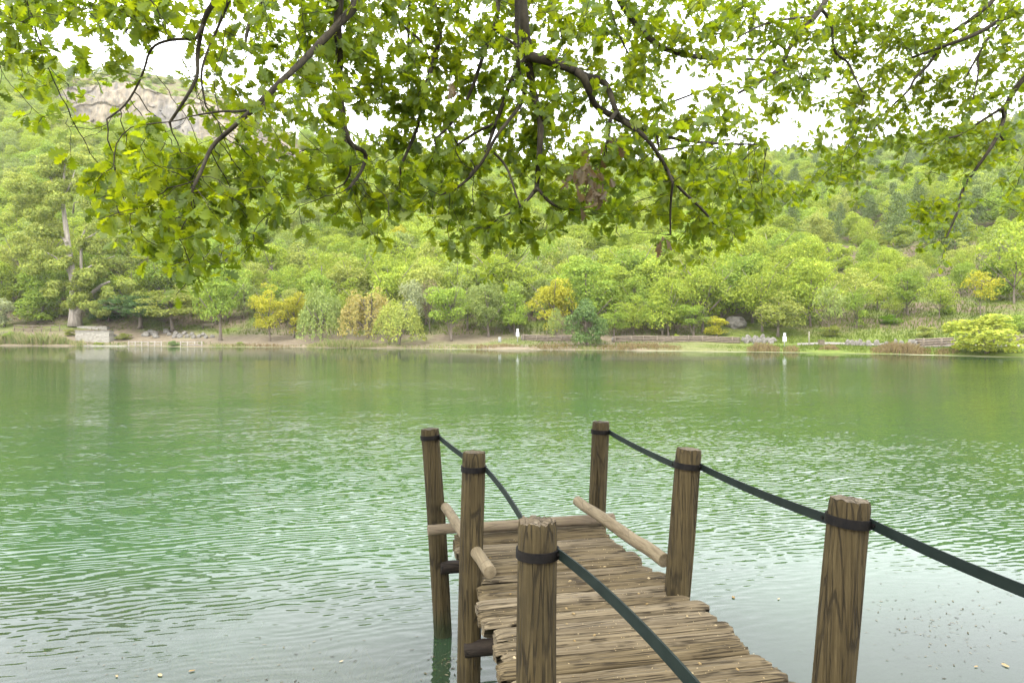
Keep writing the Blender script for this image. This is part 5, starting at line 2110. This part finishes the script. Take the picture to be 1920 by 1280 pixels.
# ground plants on the slope behind the bank and on the bare patch at right
blades('slope_herbs', MT['grass'], 'rough herbs and seedlings on the open slope at right', 'ground cover',
       [(1440, 1960, 11, 60, 16000, 0.25, 0.65, 0.12), (-60, 1440, 12, 22, 8000, 0.25, 0.65, 0.12)], 4)
G = [('bush0', 20, 2.2, 1.9, 3.4, GRN, 'green leafy mound at the left edge of the reeds'), ('bush1', 62, 1.8, 1.5, 2.8, (0.17, 0.27, 0.06), 'green leafy mound in the reeds left of the stone wall'),
     ('bush1', 130, 7, 1.5, 2.4, OLV, 'olive bush between rail fence and stone wall'), ('bush0', 325, 0.9, 0.9, 2.0, (0.17, 0.26, 0.10), 'small grey-green bush at the water between two timber edgings'),
     ('bush1', 184, 1.6, 0.7, 1.8, YGR, 'small yellowish bush at the foot of the stone wall'), ('bush0', 232, 6, 1.2, 3.2, OLV, 'low olive mound left of the boulder row'),
     ('bush1', 450, 1.5, 0.7, 1.6, GRN, 'small green bush at the water under the bright yellow tree'), ('bush0', 1268, 9.2, 1.0, 1.1, YGR, 'little lime green bush before the log wall')]
for kn, px, e, h, wd, ti, lab in G:
    plant(kn, spot(px, e), h, wd, ti, lab, 'shrub')

# ------------------------------------------------------------------ things in the near water
mb = MB()
rr = random.Random(9)


def flake(m, x, y, z, s, asp, up=0.3):
    a = rr.uniform(0, 6.28)
    vs = []
    for k in range(6):
        t = k * math.pi / 3
        u, v = s * math.cos(t), s * asp * math.sin(t)
        vs.append((x + u * math.cos(a) - v * math.sin(a), y + u * math.sin(a) + v * math.cos(a), z + s * up * rr.uniform(0, 0.5)))
    vs.append((x, y, z + s * up * 0.6))
    m.add(vs, [(k, (k + 1) % 6, 6) for k in range(6)])


def wpt(px, py, z=0.0):
    d = (EYE - z) * F / (py - 620)
    return at(px, py, d)


for i in range(520):
    c = rr.random()
    if c < 0.62:
        px, py = rr.gauss(1770, 90), rr.gauss(1165, 45)
    elif c < 0.8:
        px, py = rr.uniform(0, 700), rr.uniform(1195, 1285)
    else:
        px, py = rr.gauss(850, 40), rr.gauss(1245, 25)
    py = max(1060, py)
    p = wpt(px, py)
    flake(mb, p.x, p.y, 0.004, rr.uniform(0.004, 0.02), rr.uniform(0.06, 0.35), 0.1)
o = mb.build('floating_debris', MT['litter_wet'], smooth=False)
tag(o, 'fine bits of leaf and stem floating on the near water', 'debris', kind='stuff')
mb = MB()
for i in (0, 2, 4, 6, 7, 9, 11, 13):
    px, py = [(219, 1268), (150, 1270), (300, 1266), (330, 1265), (360, 1258), (236, 1272), (1830, 1250), (1885, 1248), (1690, 1195), (1375, 1120), (1510, 1120), (1460, 1123), (1650, 1103), (640, 1240), (560, 1275), (80, 1250)][i]
    p = wpt(px, py)
    flake(mb, p.x, p.y, 0.006, rr.uniform(0.016, 0.034), 0.5, 0.35)
o = mb.build('floating_leaves', MT['litter'], smooth=False)
tag(o, 'dry pale leaves floating on the near water', 'leaves', kind='stuff')


def weed_clump(mbk, px, py, zt, n, spread, ln):
    p = wpt(px, py, zt)
    for k in range(n):
        x, y = p.x + rr.gauss(0, spread), p.y + rr.gauss(0, spread * 0.6)
        a = rr.uniform(0, 6.28)
        L = ln * rr.uniform(0.5, 1.2)
        pts = []
        for i in range(5):
            t = i / 4
            pts.append((x + math.cos(a) * L * t * 0.8 + 0.03 * math.sin(t * 8 + k), y + math.sin(a) * L * t * 0.8, zt - L * 0.7 * (1 - t) ** 1.5 + rr.uniform(-0.01, 0.0)))
        w_ = rr.uniform(0.006, 0.016)
        vs = []
        for q in pts:
            vs += [(q[0] - math.sin(a) * w_, q[1] + math.cos(a) * w_, q[2]), (q[0] + math.sin(a) * w_, q[1] - math.cos(a) * w_, q[2] + 0.004)]
        mbk.add(vs, [(2 * i, 2 * i + 1, 2 * i + 3, 2 * i + 2) for i in range(4)])


mb = MB()
for px, py, n, sp in ((150, 1230, 160, 0.28), (330, 1140, 110, 0.28), (250, 1200, 140, 0.3), (430, 1255, 200, 0.3), (560, 1265, 140, 0.25), (60, 1265, 160, 0.3), (330, 1275, 200, 0.35), (700, 1275, 80, 0.2), (30, 1235, 90, 0.3)):
    weed_clump(mb, px, py, -0.06, n, sp, 0.4)
o = mb.build('water_weed', MT['weed'], smooth=False)
tag(o, 'brown water weed under the surface at the bottom left', 'water weed', kind='stuff')
mb = MB()
for px, py, n, sp in ((1905, 1000, 140, 0.35), (1935, 1040, 160, 0.4), (1890, 1030, 70, 0.25), (1960, 990, 160, 0.5)):
    weed_clump(mb, px, py, -0.004, n, sp, 0.3)
o = mb.build('floating_weed', MT['weed'], smooth=False)
tag(o, 'olive water weed at the surface by the right edge', 'water weed', kind='stuff')
mb = MB()
c0 = wpt(829, 1186)
for i in range(420):
    a = rr.uniform(0, 6.28)
    z = -rr.uniform(0.02, 0.75)
    r_ = 0.075 + abs(rr.gauss(0, 0.02))
    flake(mb, c0.x + 0.03 * -z + math.cos(a) * r_, c0.y + math.sin(a) * r_, z, rr.uniform(0.008, 0.022), 0.6, 1.2)
o = mb.build('algae', MT['algae'], smooth=False)
tag(o, 'bright green algae on the sunken foot of the far left pier post', 'algae', kind='stuff')

# ------------------------------------------------------------------ the air over the lake
HAZE = 0.00010
bm = bmesh.new()
bmesh.ops.create_cube(bm, size=1)
me = bpy.data.meshes.new('haze')
bm.to_mesh(me)
bm.free()
M = Mat('haze_air')
pv = M.n('ShaderNodeVolumePrincipled')
pv.inputs['Color'].default_value = (0.97, 0.98, 1.0, 1)
pv.inputs['Density'].default_value = HAZE
pv.inputs['Anisotropy'].default_value = 0.2
M.l(pv.outputs[0], M.out.inputs['Volume'])
me.materials.append(M.m)
o = link('haze', me)
o.scale = (2600, 900, 216)
o.location = (0, 350, 98)
tag(o, 'thin pale haze over the lake and hills', 'haze', kind='stuff')
